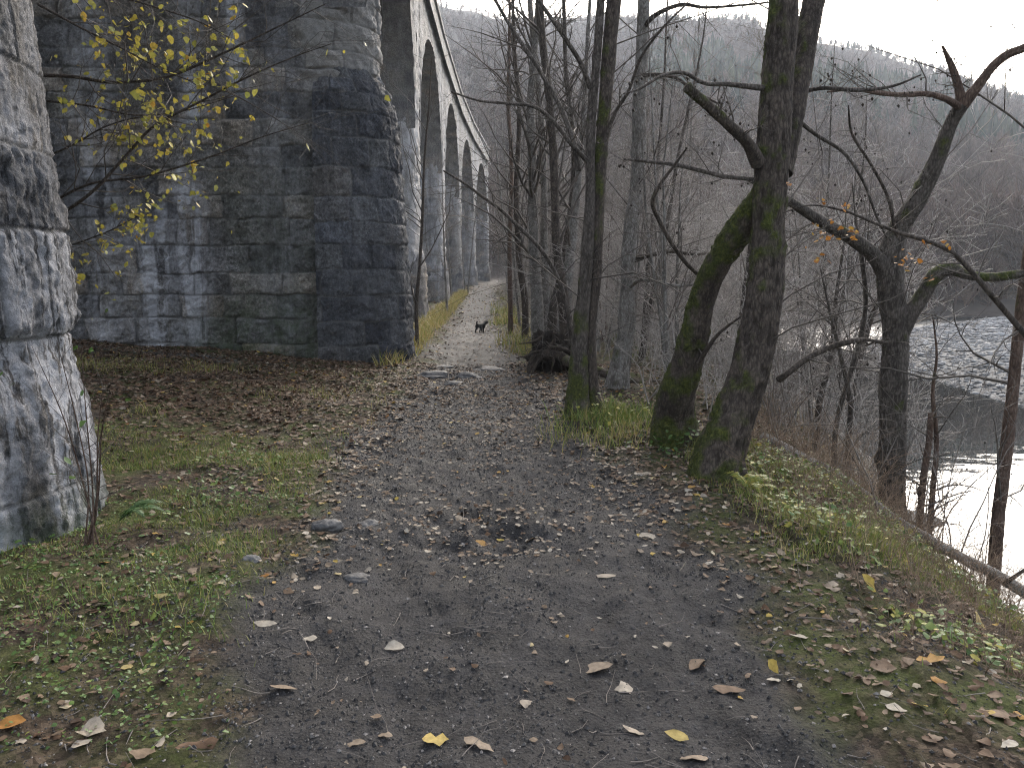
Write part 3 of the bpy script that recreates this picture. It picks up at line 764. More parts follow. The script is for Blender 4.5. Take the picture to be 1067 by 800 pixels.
TB.limb('branch', px_line([(930, 300, 7, 7.4), (938, 262, 5, 7.35), (932, 235, 4, 7.3), (925, 205, 3.4, 7.25), (908, 172, 3, 7.2), (888, 140, 2.6, 7.1), (884, 110, 1.6, 7)], 7.4), 'bark', 10, .03, .06, 0, 12, 27)
lastB = TB.twigs([dict(k=9, lr=.4, ang=(40, 75), rr=.3, rmax=.007, n=6, trop=(0, 0, -.01)), dict(k=5, lr=.5, ang=(30, 60), n=5, wig=.22), dict(k=2, lr=.5, ang=(30, 60), n=4, wig=.25)])
# dark cones hang on the alder twigs
mbc = MB()
ico = None
def blob(mb, C, Rr, **at_):
    """batch of small eight sided lumps"""
    v0 = np.array([(1, 0, 0), (-1, 0, 0), (0, 1, 0), (0, -1, 0), (0, 0, 1.3), (0, 0, -1.3)], float)
    f0 = np.array([(0, 2, 4), (2, 1, 4), (1, 3, 4), (3, 0, 4), (2, 0, 5), (1, 2, 5), (3, 1, 5), (0, 3, 5)])
    N = len(C); v = C[:, None] + v0[None] * Rr[:, None, None]
    mb.add(v.reshape(-1, 3), (f0[None] + (np.arange(N) * 6)[:, None, None]).reshape(-1, 3), **at_)
ks = rng.choice(len(lastB[0]), 90, replace=False); blob(mbc, lastB[0][ks, -1], rng.uniform(.007, .012, 90))
mbc.build('cones', M['cone'], TB.root, loc=TB.base)['kind'] = 'stuff'
mbc = MB(); ks = rng.choice(len(lastA[0]), 150, replace=False); blob(mbc, lastA[0][ks, -1], rng.uniform(.007, .013, 150))
mbc.build('cones', M['cone'], TA.root, loc=TA.base)['kind'] = 'stuff'

# --- slim tree at the right edge
rC = rooted(px_line([(1035, 606, 13, 7.0), (1040, 540, 12), (1046, 490, 12), (1053, 430, 11.5), (1060, 360, 11), (1068, 290, 10.5), (1080, 200, 10), (1088, 90, 9), (1094, -40, 7), (1105, -200, 4)], 7.0))
TC = Tree('slim reddish-brown tree rising from the water edge, rightmost in view', baseof(rC), 'tree', 'riverside_tree')
TC.limb('trunk', rC, 'bark_red', 18, .03, .05, .3, 12, 31)
TC.twigs([dict(k=7, lr=.3, ang=(40, 75), rr=.3, n=6), dict(k=5, lr=.5, ang=(30, 60), n=5, wig=.22)])

# --- tree outside the right edge whose long branch crosses the view
rD = rooted([(4.6, 4.9, -1, .07, 0), (4.5, 4.9, .2, .06, 0), (4.35, 4.9, 1.1, .055, 0), (4.3, 4.9, 2.4, .05, 0), (4.4, 4.9, 4.5, .03, 0), (4.4, 5, 6, .01, 0)])
TD = Tree('dark branch arching in from the right edge above the shingle, tipped with orange leaves', baseof(rD), 'branch', 'leaning_tree')
TD.limb('trunk', rD, 'bark', 16, .05, .06, .3, 12, 33, twigs=False)
w0, mpp = at(1170, 440, 4.9)
QD = TD.limb('branch', np.vstack([[4.38, 4.9, .75, .03, 0], px_line([(1120, 405, 7), (1067, 347, 6), (1042, 318, 5.6), (1020, 292, 5.2), (1000, 270, 4.8), (985, 259, 4.6), (962, 250, 4), (938, 243, 3.6), (910, 232, 3), (880, 220, 2.4), (845, 214, 1.6), (815, 222, 1.2)], 4.9)]), 'bark', 12, .02, .05, 0, 14, 34)
lastD = TD.twigs([dict(k=12, lr=.13, ang=(35, 70), rr=.4, n=6, t0=.35, decay=.2), dict(k=4, lr=.5, n=5)])

# --- twin stemmed tree on the path edge
rE = rooted(px_line([(601, 440, 26, 8.75, .75), (602, 422, 24, None, .7), (603, 380, 17, None, .6), (605, 340, 16, None, .45), (609, 300, 14, None, .3), (612, 260, 13, None, .2), (615, 205, 10, None, .1), (615, 150, 9.5), (617, 110, 9), (622, 60, 8.5), (626, 0, 8), (632, -90, 7), (640, -220, 5), (640, -330, 2)], 8.75))
TE = Tree('twin-stemmed tree with mossy foot standing on the path edge', baseof(rE), 'tree', 'path_edge_tree')
TE.limb('trunk', rE, 'bark_grey', 28, .03, .05, .5, 11, 41, knots=2)
TE.limb('second_stem', rooted(px_line([(620, 440, 17, 8.6, .8), (619, 420, 14, None, .6), (616, 380, 11, None, .3), (616, 340, 10.5, None, .15), (621, 290, 10.5, None, .1), (623, 240, 12, None, .3), (625, 190, 12.5, None, .45), (628, 140, 13, None, .45), (632, 90, 14, None, .3), (636, 40, 14.5, None, .2), (640, 0, 15), (648, -90, 12), (655, -220, 8), (660, -340, 3)], 8.8)), 'bark', 24, .03, .06, .4, 11, 42, knots=2)
TE.limb('branch', px_line([(612, 168, 5, 8.7), (595, 150, 4.6, 8.6), (578, 128, 4.2, 8.5), (558, 112, 3.4, 8.4), (530, 108, 3, 8.3), (500, 105, 2.4, 8.2), (470, 96, 1.6, 8.1)], 8.7), 'bark_grey', 10, .03, .05, 0, 12, 43)
TE.limb('branch', px_line([(615, 92, 5.5, 8.7), (605, 66, 5, 8.6), (590, 42, 4.6, 8.5), (575, 20, 4.2, 8.4), (556, -6, 3.6, 8.3), (530, -40, 2.5, 8.2)], 8.7), 'bark_grey', 10, .03, .05, 0, 12, 44)
TE.limb('branch', px_line([(603, 178, 6, 8.75), (597, 146, 5.6, 8.8), (584, 112, 5, 8.9), (572, 90, 4.8, 9), (555, 62, 4.4, 9.1), (536, 34, 4, 9.2), (518, 4, 3.5, 9.3), (500, -30, 2.5, 9.4)], 8.7), 'bark_grey', 10, .03, .05, 0, 12, 45)
TE.limb('branch', px_line([(627, 160, 5, 8.8), (640, 120, 4, 8.6), (655, 95, 3.4, 8.4), (668, 60, 3, 8.2), (690, 30, 2.4, 8.0), (715, 5, 1.6, 7.9)], 8.7), 'bark_grey', 10, .03, .05, 0, 12, 46)
TE.twigs([dict(k=10, lr=.3, ang=(35, 70), rr=.35, rmax=.009, n=6), dict(k=5, lr=.5, ang=(30, 60), n=5, wig=.2), dict(k=3, lr=.5, n=4, wig=.22)])

# --- speckled single trunk
rF = rooted(px_line([(643, 402, 24, 10.8, .3), (646, 378, 18, None, .2), (652, 345, 17), (654, 300, 14.5), (655, 262, 14.5), (659, 225, 14), (664, 190, 14), (666, 150, 14), (666, 110, 14), (669, 60, 13), (671, 0, 12), (676, -90, 10), (684, -230, 7), (688, -360, 2)], 10.8))
TF = Tree('single pale-speckled trunk with a slight kink, behind the mossy twin stems', baseof(rF), 'tree', 'path_edge_tree')
TF.limb('trunk', rF, 'bark_pale', 26, .04, .06, .5, 10, 51, knots=4)
TF.limb('branch', px_line([(671, 30, 5, 10.8), (678, 20, 5, 10.6), (692, 11, 4.6, 10.4), (712, 5, 4, 10.2), (735, 8, 3, 10), (770, 6, 2.4, 9.8), (800, 3, 1.6, 9.6)], 10.8), 'bark', 10, .03, .05, 0, 12, 52)
TF.limb('branch', px_line([(662, 269, 5, 10.8), (682, 265, 4.4, 10.5), (700, 262, 4.2, 10.2), (722, 265, 3.4, 9.9), (740, 264, 2.4, 9.7)], 10.8), 'bark', 10, .03, .05, 0, 12, 53)
TF.limb('branch', px_line([(664, 80, 4.4, 10.8), (684, 78, 4, 10.6), (705, 82, 3.6, 10.4), (725, 96, 3, 10.2), (748, 108, 2, 10)], 10.8), 'bark', 10, .03, .05, 0, 12, 54)
TF.limb('branch', px_line([(655, 300, 4, 10.8), (668, 292, 3.8, 10.4), (688, 294, 3.6, 10), (705, 298, 3.6, 9.6), (728, 296, 2.4, 9.3)], 10.8), 'bark_pale', 10, .03, .05, 0, 12, 55)
TF.twigs([dict(k=10, lr=.28, ang=(40, 75), rr=.35, rmax=.010, n=6), dict(k=6, lr=.5, ang=(30, 60), n=5, wig=.2), dict(k=3, lr=.5, n=4, wig=.22)])

# --- clump above the upturned roots
CL = [('pale straight stem, leftmost thick trunk of the clump above the upturned roots', 'bark_pale', 16.5, [(560, 325, 13), (556, 250, 10.5), (555, 180, 9.8), (553, 120, 8.4), (556, 60, 7.2), (561, 0, 6), (566, -120, 4), (570, -220, 1)]),
      ('thin pale stem close beside the leftmost thick trunk of the clump', 'bark_pale', 17.0, [(569, 322, 10), (567, 250, 8), (567, 200, 7.2), (565, 140, 7), (560, 80, 6), (552, 0, 5), (546, -120, 3), (540, -200, 1)]),
      ('dark upright stem in the middle of the clump above the upturned roots', 'bark', 15.0, [(590, 340, 14), (586, 305, 11.5), (580, 255, 9), (578, 200, 8), (576, 150, 8), (572, 100, 7.6), (566, 50, 8), (562, 0, 8), (556, -100, 6), (548, -220, 2)]),
      ('pale stem of the clump leaning right towards the twin-stemmed tree', 'bark_pale', 15.5, [(588, 335, 14), (592, 290, 10.5), (597, 240, 10), (602, 190, 8), (607, 140, 6.4), (610, 90, 5), (613, 30, 4), (620, -90, 2)]),
      ('thin grey stem crossing behind the leaning stem of the clump', 'bark_grey', 16, [(576, 328, 10), (586, 280, 7), (593, 230, 6), (598, 180, 5.6), (596, 130, 5), (590, 80, 4.4), (588, 20, 4), (584, -90, 2)]),
      ('slender dark stem at the left end of the clump beside the path', 'bark', 18, [(547, 315, 7), (541, 270, 6.2), (538, 200, 5.4), (541, 120, 4.4), (536, 50, 3.8), (533, -40, 3), (530, -150, 1)]),
      ('thin reddish stem on the grassy path edge beyond the dog', 'bark_red', 21, [(532, 322, 5), (531, 260, 4.6), (533, 180, 4), (530, 100, 3.4), (531, 10, 2.6), (530, -60, 1)])]
for i, (lab, mt, Y, pts) in enumerate(CL):
    r = rooted(px_line(pts, Y, .08)); t = Tree(lab, baseof(r), 'tree', 'slender_tree', 'trees in the clump above the upturned roots' if i < 6 else None)
    t.limb('trunk', r, mt, 16, .06, .06, .35, 11, 60 + i, knots=2)
    t.twigs([dict(k=24, lr=.22, ang=(25, 65), rr=.35, n=6, trop=(0, 0, .05)), dict(k=6, lr=.5, ang=(30, 60), n=5, wig=.2), dict(k=3, lr=.5, n=4, wig=.2)], rmin=.0022, mat='twig')

# --- arching sapling over the path
r = rooted(px_line([(598, 372, 5, 9.6), (594, 345, 4.8), (589, 313, 4.6), (579, 285, 4.4), (562, 258, 4.2), (540, 236, 3.8), (522, 219, 3.4), (500, 203, 3, 9.3), (482, 190, 2.4, 9.2), (462, 178, 1.6, 9.1)], 9.6))
t = Tree('thin bare sapling arching left over the path from the twin-stemmed tree', baseof(r), 'sapling', 'arching_sapling')
t.limb('trunk', r, 'bark_grey', 10, .03, .04, .2, 12, 71)
t.twigs([dict(k=12, lr=.22, ang=(35, 70), rr=.4, n=6), dict(k=4, lr=.45, n=5)])
# --- sapling in front of the second arch
r = rooted(px_line([(434, 318, 4, 17), (437, 280, 3.4), (440, 230, 3), (442, 170, 2.4), (447, 110, 1.8), (450, 60, .8)], 17))
t = Tree('slim upright sapling growing just past the rounded pier end', baseof(r), 'sapling', 'upright_sapling')
t.limb('trunk', r, 'bark', 10, .04, .04, .2, 12, 72)
t.twigs([dict(k=16, lr=.32, ang=(35, 60), rr=.45, n=6, trop=(.02, 0, .06)), dict(k=5, lr=.45, n=5)], rmin=.002)

# --- shrubs beside the bank tree, thin upright stems over the water
for i, (lab, pts, Y) in enumerate([
    ('thin dark stem left of the forked bank tree, kinked halfway up', [(868, 500, 6), (872, 440, 5), (890, 375, 5), (902, 320, 4.4), (898, 270, 4), (892, 230, 2.6), (888, 190, 1)], 7.8),
    ('thin brown stem close on the left of the forked bank tree', [(882, 520, 7), (884, 460, 5.4), (886, 420, 5), (876, 370, 4), (866, 330, 3), (855, 280, 1.4)], 8.2),
    ('reddish broken stem standing right of the forked bank tree', [(957, 560, 7), (962, 500, 6.4), (968, 460, 6), (970, 430, 5)], 7.2),
    ('slim reddish stem with ragged top right of the forked bank tree', [(968, 560, 6), (972, 510, 5.4), (976, 460, 4.8), (972, 410, 3.6), (976, 370, 2.4), (972, 330, 1)], 7.3),
    ('slanting grey stem leaning right over the water behind the bank tree', [(880, 480, 8), (893, 400, 7), (905, 340, 6), (925, 290, 4.4), (935, 250, 2)], 9.5),
    ('pair-thick grey stem behind the dark branch near the water', [(850, 470, 7), (854, 420, 6), (866, 370, 5), (870, 320, 4), (880, 250, 2)], 10)]):
    r = rooted(px_line(pts, Y, .05)); t = Tree(lab, baseof(r), 'sapling', 'bank_sapling', 'thin stems around the forked bank tree')
    t.limb('trunk', r, 'bark_red' if 'reddish' in lab else 'bark_grey', 12, .03, .06, .3, 12, 80 + i)
    t.twigs([dict(k=13, lr=.4, ang=(30, 65), rr=.4, n=6), dict(k=5, lr=.5, n=5, wig=.22)], rmin=.0016)

# ================================================================== FALLEN WOOD AND UPTURNED ROOTS
rows = px_line([(795, 474, 13, 7.6), (830, 497, 13, 7.1), (880, 522, 13, 6.6), (925, 543, 12, 6.2), (960, 558, 12, 5.9), (1000, 580, 11.5, 5.4), (1040, 600, 11, 5.0), (1075, 622, 10, 4.7), (1130, 655, 8, 4.3)], 7)
for q in rows: q[2] = max(q[2], gnd(q[0], q[1]) + q[3] * .8)
lg = Tree('long pale fallen trunk lying along the top of the river bank', tuple(rows[0, :3]), 'fallen log', 'fallen_log')
lg.limb('log', rows, 'bark_pale', 20, .03, .09, 0, 11, 91, knots=4)
lg.limb('branch', px_line([(1030, 596, 6, 5.05), (1045, 606, 5, 4.9), (1058, 600, 4, 4.8), (1075, 588, 2, 4.7)], 5), 'bark_grey', 10, .03, .06, 0, 12, 92)
rows = np.array([(.85, 12.3, .22, .075, .2), (1.2, 11.9, .14, .07, .3), (1.75, 11.3, .02, .065, .3), (2.2, 10.7, -.14, .055, .2)])
lg2 = Tree('dark mossy fallen log behind the twin-stemmed tree', tuple(rows[0, :3]), 'fallen log', 'fallen_log')
lg2.limb('log', rows, 'bark', 18, .03, .09, 0, 11, 93, twigs=False)

# upturned root plate: a lip of roots and soil bent over a hollow
sx, sy = .62, 12.6
sz = gnd(sx, sy)
st = empty('upturned_stump', (sx, sy, sz), 'dark upturned tree roots with a hollow beneath, beside the path', 'tree roots')
nu, nv = 90, 50
uu, vv = np.meshgrid(np.linspace(0, 2 * PI, nu, endpoint=False), np.linspace(0, PI, nv))
dx, dy, dz = np.cos(uu) * np.sin(vv), np.sin(uu) * np.sin(vv), np.cos(vv)
rr_ = 1 + .32 * fbm3(dx * 2.1, dy * 2.1, dz * 2.4, 4, 5) + .10 * (1 - np.abs(fbm3(dx * 6, dy * 6, dz * 9, 3, 6)) * 2)
hol = np.exp(-((dx - .15) / .55) ** 2 - ((dz + .38) / .42) ** 2) * (dy < 0)
rr_ = rr_ * (1 - .72 * hol)
KS = .7
pos = np.stack([sx + KS * .48 * dx * rr_, sy + KS * (.5 + .5 * dy * rr_), sz + KS * (.33 + .55 * dz * rr_)], -1)
mb = MB(); mb.add(pos.reshape(-1, 3), grid_faces(nu, nv, True)); mb.build('root_plate', M['soil'], st, loc=(sx, sy, sz))
def root(pts, sd):
    mb = MB(); rws = np.array([(sx + KS * a, sy + KS * b, sz + KS * c, KS * r, .1) for a, b, c, r in pts]); stem(mb, rws, 14, .025, .12, 0, 12, sd); mb.build('root', M['root'], st, loc=tuple(rws[0, :3]))
root([(-.42, -.1, -.05, .07), (-.46, 0, .15, .075), (-.36, .02, .36, .085), (-.1, -.02, .46, .10), (.22, -.05, .42, .10), (.48, 0, .30, .08), (.62, .1, .1, .06)], 1)
root([(-.5, -.2, -.04, .03), (-.42, -.12, .14, .04), (-.25, -.08, .34, .05), (-.05, .05, .6, .05), (.1, .3, .8, .06)], 2)
root([(-.15, .1, .9, .045), (-.3, .0, .78, .04), (-.5, -.1, .74, .025), (-.72, -.15, .72, .01)], 3)
root([(.0, .0, .62, .05), (.25, -.1, .6, .045), (.5, -.1, .5, .04), (.75, -.05, .36, .03)], 4)
root([(-.3, -.15, .3, .035), (-.38, -.25, .12, .03), (-.48, -.3, -.05, .025)], 5)
root([(.1, -.1, .42, .03), (.05, -.22, .2, .02), (0, -.25, .02, .012)], 6)
root([(.3, -.1, .4, .03), (.34, -.2, .2, .02), (.4, -.25, .02, .012)], 7)
root([(-.2, -.05, .55, .04), (-.42, -.18, .5, .03), (-.6, -.22, .42, .02), (-.75, -.2, .44, .008)], 8)
B = (np.array([[(sx + rng.uniform(-.4, .5), sy + rng.uniform(-.1, .2), sz + rng.uniform(.2, .62))] for _ in range(60)]).reshape(60, 3))
P_ = grow(B, rng.normal(0, 1, (60, 3)) + np.array([-.2, -.8, 0]), rng.uniform(.15, .5, 60), rng.uniform(.004, .010, 60), 6, .3, (0, 0, -.12))
mb = MB(); tubes(mb, P_[0], np.maximum(P_[1], .002), 4); mb.build('rootlets', M['twig'], st, loc=(sx, sy, sz))

# ================================================================== LEAF, BLADE AND FROND BATCHES
def leaf_template(kind=0):
    t = np.array([0, .12, .3, .5, .7, .86, 1.0])
    w = [np.array([0, .26, .40, .40, .29, .14, 0]), np.array([0, .34, .46, .40, .26, .11, 0]), np.array([0, .12, .30, .24, .36, .22, 0]), np.array([0, .16, .24, .26, .2, .1, 0])][kind]
    v = [(0, 0, 0)]; idx = []
    for i in range(1, 6): v += [(t[i] - .0, 0, 0), (t[i] + .03, w[i], 1), (t[i] + .03, -w[i], 1)]
    v.append((1, 0, 0)); L = len(v) - 1
    f = [(0, 2, 1), (0, 1, 3)] if False else [(0, 1, 2), (0, 3, 1)]
    for i in range(4):
        a = 1 + 3 * i; b = a + 3
        f += [(a, b, b + 1), (a, b + 1, a + 1), (a, a + 2, b + 2), (a, b + 2, b)]
    a = 13; f += [(a, L, a + 1), (a, a + 2, L)]
    return np.array(v, float), np.array(f)
LT = [leaf_template(k) for k in range(4)]
def rot_frames(yaw, pitch, roll):
    cy, sy_ = np.cos(yaw), np.sin(yaw); cp, sp_ = np.cos(pitch), np.sin(pitch); cr, sr = np.cos(roll), np.sin(roll)
    X = np.stack([cy * cp, sy_ * cp, sp_], -1)
    Y0 = np.stack([-sy_, cy, 0 * cy], -1); Z0 = np.cross(X, Y0)
    Y = Y0 * cr[:, None] + Z0 * sr[:, None]; Z = np.cross(X, Y)
    return X, Y, Z
def leaves(mb, pos, size, rnd, yaw, pitch, roll, curl=.5, kinds=(0, 1, 2, 3)):
    N = len(pos); kd = rng.choice(kinds, N)
    for k in set(kd.tolist()):
        i = np.where(kd == k)[0]; v, f = LT[k]
        X, Y, Z = rot_frames(yaw[i], pitch[i], roll[i])
        c1 = rng.normal(0, curl, len(i))[:, None]; c2 = rng.normal(0, curl * .5, len(i))[:, None]; wv = rng.normal(0, curl * .22, (len(i), len(v)))
        x = v[None, :, 0] - .5 + np.zeros((len(i), 1)); x = x + rng.normal(0, .022, x.shape); y = v[None, :, 1] * rng.uniform(.6, 1.1, len(i))[:, None] * rng.uniform(.78, 1.18, (len(i), len(v)))
        z = c1 * y * y * 1.6 + c2 * x * x + wv * np.abs(y)
        p = pos[i][:, None] + size[i][:, None, None] * (x[..., None] * X[:, None] + y[..., None] * Y[:, None] + z[..., None] * Z[:, None])
        mb.add(p.reshape(-1, 3), (f[None] + (np.arange(len(i)) * len(v))[:, None, None]).reshape(-1, 3), rnd=np.repeat(rnd[i], len(v)))
def blades(mb, base, h, w, lean, yaw, rnd, curve=.5):
    N = len(base)
    d = np.stack([np.cos(yaw), np.sin(yaw), 0 * yaw], -1); s = np.stack([-np.sin(yaw), np.cos(yaw), 0 * yaw], -1)
    v = np.zeros((N, 7, 3)); up = np.array([0, 0, 1.])
    for j, (t, ww) in enumerate([(0, 1.), (.4, .9), (.75, .6)]):
        c = base + up * (h * (t - curve * .45 * lean * t * t))[:, None] + d * (h * lean * t * (1 + curve * t) * .7)[:, None]
        v[:, 2 * j] = c + s * (w * ww * .5)[:, None]; v[:, 2 * j + 1] = c - s * (w * ww * .5)[:, None]
    v[:, 6] = base + up * (h * (1 - curve * .6 * lean))[:, None] + d * (h * lean * (1 + curve) * .75)[:, None]
    f = np.array([(0, 1, 3), (0, 3, 2), (2, 3, 5), (2, 5, 4), (4, 5, 6)])
    mb.add(v.reshape(-1, 3), (f[None] + (np.arange(N) * 7)[:, None, None]).reshape(-1, 3), rnd=np.repeat(rnd, 7))
def frond(mb, base, yaw, L, rise=.9, rn=(.2, .8), pairs=22, wid=.32):
    d = np.array([cos(yaw), sin(yaw), 0]); s = np.array([-sin(yaw), cos(yaw), 0]); up = np.array([0, 0, 1.])
    t = np.linspace(0, 1, pairs + 3)
    P = base + d * (t * L * .85)[:, None] + up * (L * (rise * t - 1.05 * rise * t ** 2.2 * .75))[:, None]
    tubes(mb, P[None], np.linspace(.004, .001, len(t))[None], 4, rnd=.5)
    T = unit(np.gradient(P, axis=0)); N = np.cross(T, s)
    V, Fc, R_ = [], [], []
    for i in range(3, len(t)):
        lw = L * wid * sin(PI * (.10 + .88 * t[i]) ** .85) * .62
        for sg in (1, -1):
            q = unit(s * sg + T[i] * .45 + N[i] * rng.normal(0, .12)); b = P[i]; hw = L * .019; dr = -up * lw * .18
            k = len(V); V += [b - T[i] * hw, b + T[i] * hw, b + q * lw * .55 + T[i] * hw * .9, b + q * lw * .55 - T[i] * hw * 1.1, b + q * lw + dr]
            Fc += [(k, k + 1, k + 2), (k, k + 2, k + 3), (k + 3, k + 2, k + 4)]; R_ += [rng.uniform(*rn)] * 5
    mb.add(np.array(V), np.array(Fc), rnd=np.array(R_))

# leaves clinging to the arching branch on the right
mb = MB(); P_ = lastD[0]; k = rng.choice(np.where((P_[:, -1, 0] < 2.6) & (P_[:, -1, 0] > 1.7))[0], 75); e = P_[k, -1] * .5 + P_[k, -2] * .5 + rng.normal(0, .02, (75, 3)); N = 75
leaves(mb, e, rng.uniform(.02, .042, N), rng.random(N), rng.uniform(0, 6.3, N), rng.uniform(-.9, .1, N), rng.uniform(-1, 1, N), .4, (0, 1))
mb.build('leaves', M['oleaf'], TD.root, loc=TD.base)['label'] = 'cluster of orange leaves'

# --- beech sapling with yellow leaves behind the near pier
rows = rooted([(-4.75, 7.4, 0, .035, .1), (-4.72, 7.4, 1, .03, 0), (-4.65, 7.35, 2, .026, 0), (-4.6, 7.3, 3, .021, 0), (-4.55, 7.25, 4, .014, 0), (-4.5, 7.2, 5.2, .004, 0)])
TY = Tree('sapling with yellow autumn leaves spreading behind the near pier', baseof(rows), 'sapling', 'yellow_leaved_sapling')
TY.limb('trunk', rows, 'bark', 12, .04, .05, .2, 12, 95, twigs=False)
for j, pts in enumerate([[(30, 78, 4.4, 7.35), (75, 80, 3.6), (120, 86, 3.2), (175, 80, 2.8), (232, 56, 2.2, 7.0), (290, 28, 1.7, 6.9), (340, 4, 1, 6.8)],
                         [(35, 240, 4, 7.4), (90, 205, 3.4), (128, 166, 3), (160, 132, 2.8, 7.1), (205, 108, 2.4, 7.0), (255, 82, 2, 6.9), (305, 60, 1.4, 6.8), (345, 46, .9, 6.7)],
                         [(30, 225, 3.4, 7.4), (90, 193, 2.6), (150, 184, 2.2), (212, 166, 1.9, 7.1), (270, 144, 1.4, 7.0), (322, 128, .9, 6.9)],
                         [(40, 5, 3, 7.3), (82, 28, 2.2), (122, 48, 1.8), (172, 74, 1.3, 7.0), (215, 90, .8, 6.9)],
                         [(40, -30, 3, 7.3), (95, -12, 2.4), (150, 4, 2, 7.0), (205, 22, 1.4, 6.9), (240, 40, .8, 6.8)],
                         [(45, 165, 2.6, 7.3), (78, 150, 2), (110, 132, 1.6), (150, 122, 1.2, 7.1), (190, 128, .8, 7.0)],
                         [(45, 105, 2.6, 7.3), (90, 110, 2), (140, 120, 1.6), (190, 116, 1.2, 7.1), (245, 100, .8, 7.0)],
                         [(55, 262, 2, 7.4), (90, 250, 1.6), (115, 240, 1.2), (150, 222, .8, 7.2)]]):
    TY.limb('branch', px_line(pts, 7.2), 'bark', 8, .04, .03, 0, 12, 96 + j)
l1 = TY.twigs([dict(k=20, lr=.34, ang=(25, 60), rr=.5, n=6, t0=.1, decay=.4, trop=(0, 0, -.02)), dict(k=4, lr=.5, ang=(25, 55), n=5)], rmin=.0016)
P_ = l1[0]; pxs = P_[:, -1, 0] / P_[:, -1, 1] * F_PX + CX
wt = np.where(pxs < 175, 1.0, np.where(pxs < 275, .75, .04)) * np.where((pxs > 95) & (pxs < 150), .6, 1) * np.where((pxs < 55), 0, 1); wt = wt / wt.sum()
N = 950; k = rng.choice(len(P_), N, p=wt); tt = rng.uniform(.3, 1, N); ii = np.minimum((tt * 4).astype(int), 3)
e = P_[k, ii] + (P_[k, ii + 1] - P_[k, ii]) * rng.random((N, 1)) + rng.normal(0, .012, (N, 3))
mb = MB(); leaves(mb, e + np.array([0, 0, -.025]), rng.uniform(.022, .075, N), rng.random(N), rng.uniform(0, 6.3, N), rng.uniform(-1.4, 0, N), rng.uniform(-1.2, 1.2, N), .3, (0, 1))
mb.build('leaves', M['yleaf'], TY.root, loc=TY.base)

# --- thin sapling against the foot of the near pier
b0 = pix_ground(92, 565); b0 = (b0[0] + .08, b0[1] - .12, gnd(b0[0] + .08, b0[1] - .12))
t = Tree('wispy leafless sapling against the foot of the near pier', b0, 'sapling', 'wispy_sapling')
for j in range(6):
    a = rng.uniform(-1, 1); L = rng.uniform(.7, 1.25)
    t.limb('stem', np.array([(b0[0] + rng.uniform(-.05, .05), b0[1] + rng.uniform(-.05, .05), b0[2] - .03, .006, 0), (b0[0] + .06 * a + .03, b0[1] + .02, b0[2] + .3 * L, .005, 0), (b0[0] + .16 * a + .06, b0[1] - .03, b0[2] + .65 * L, .0035, 0), (b0[0] + .34 * a + .1, b0[1] - .08, b0[2] + L, .001, 0)]), 'bark_red', 6, .04, .03, 0, 12, 110 + j)
l1 = t.twigs([dict(k=6, lr=.35, ang=(30, 60), rr=.5, n=5)], rmin=.0011)
mb = MB(); k = rng.choice(len(l1[0]), 16); N = 16
leaves(mb, l1[0][k, -1], rng.uniform(.03, .06, N), rng.uniform(0, .5, N), rng.uniform(0, 6.3, N), rng.uniform(-1, .2, N), rng.uniform(-1, 1, N), .3, (0, 3)); mb.build('leaves', M['weed'], t.root, loc=b0)

# ferns
def fern(label, p, mat, n, L, yaws, rn):
    e = empty('fern', tuple(p), label, 'fern')
    for j in range(n):
        mb = MB(); frond(mb, np.array(p) + np.array([0, 0, .0]), yaws[0] + (yaws[1] - yaws[0]) * (j / max(1, n - 1)) + rng.normal(0, .15), L * rng.uniform(.8, 1.15), rng.uniform(.7, 1.05), rn); mb.build('frond', M[mat], e, loc=tuple(p))
q = pix_ground(781, 512); fern('yellowing fern at the foot of the large furrowed tree', q, 'fern', 6, .27, (-1.4, 2.2), (.3, 1))
q = np.array([b0[0] + .10, b0[1] + .15, gnd(b0[0] + .1, b0[1] + .15)]); fern('green fern beside the foot of the near pier', q + np.array([0, 0, .12]), 'ferng', 4, .30, (-.6, .9), (0, 1))
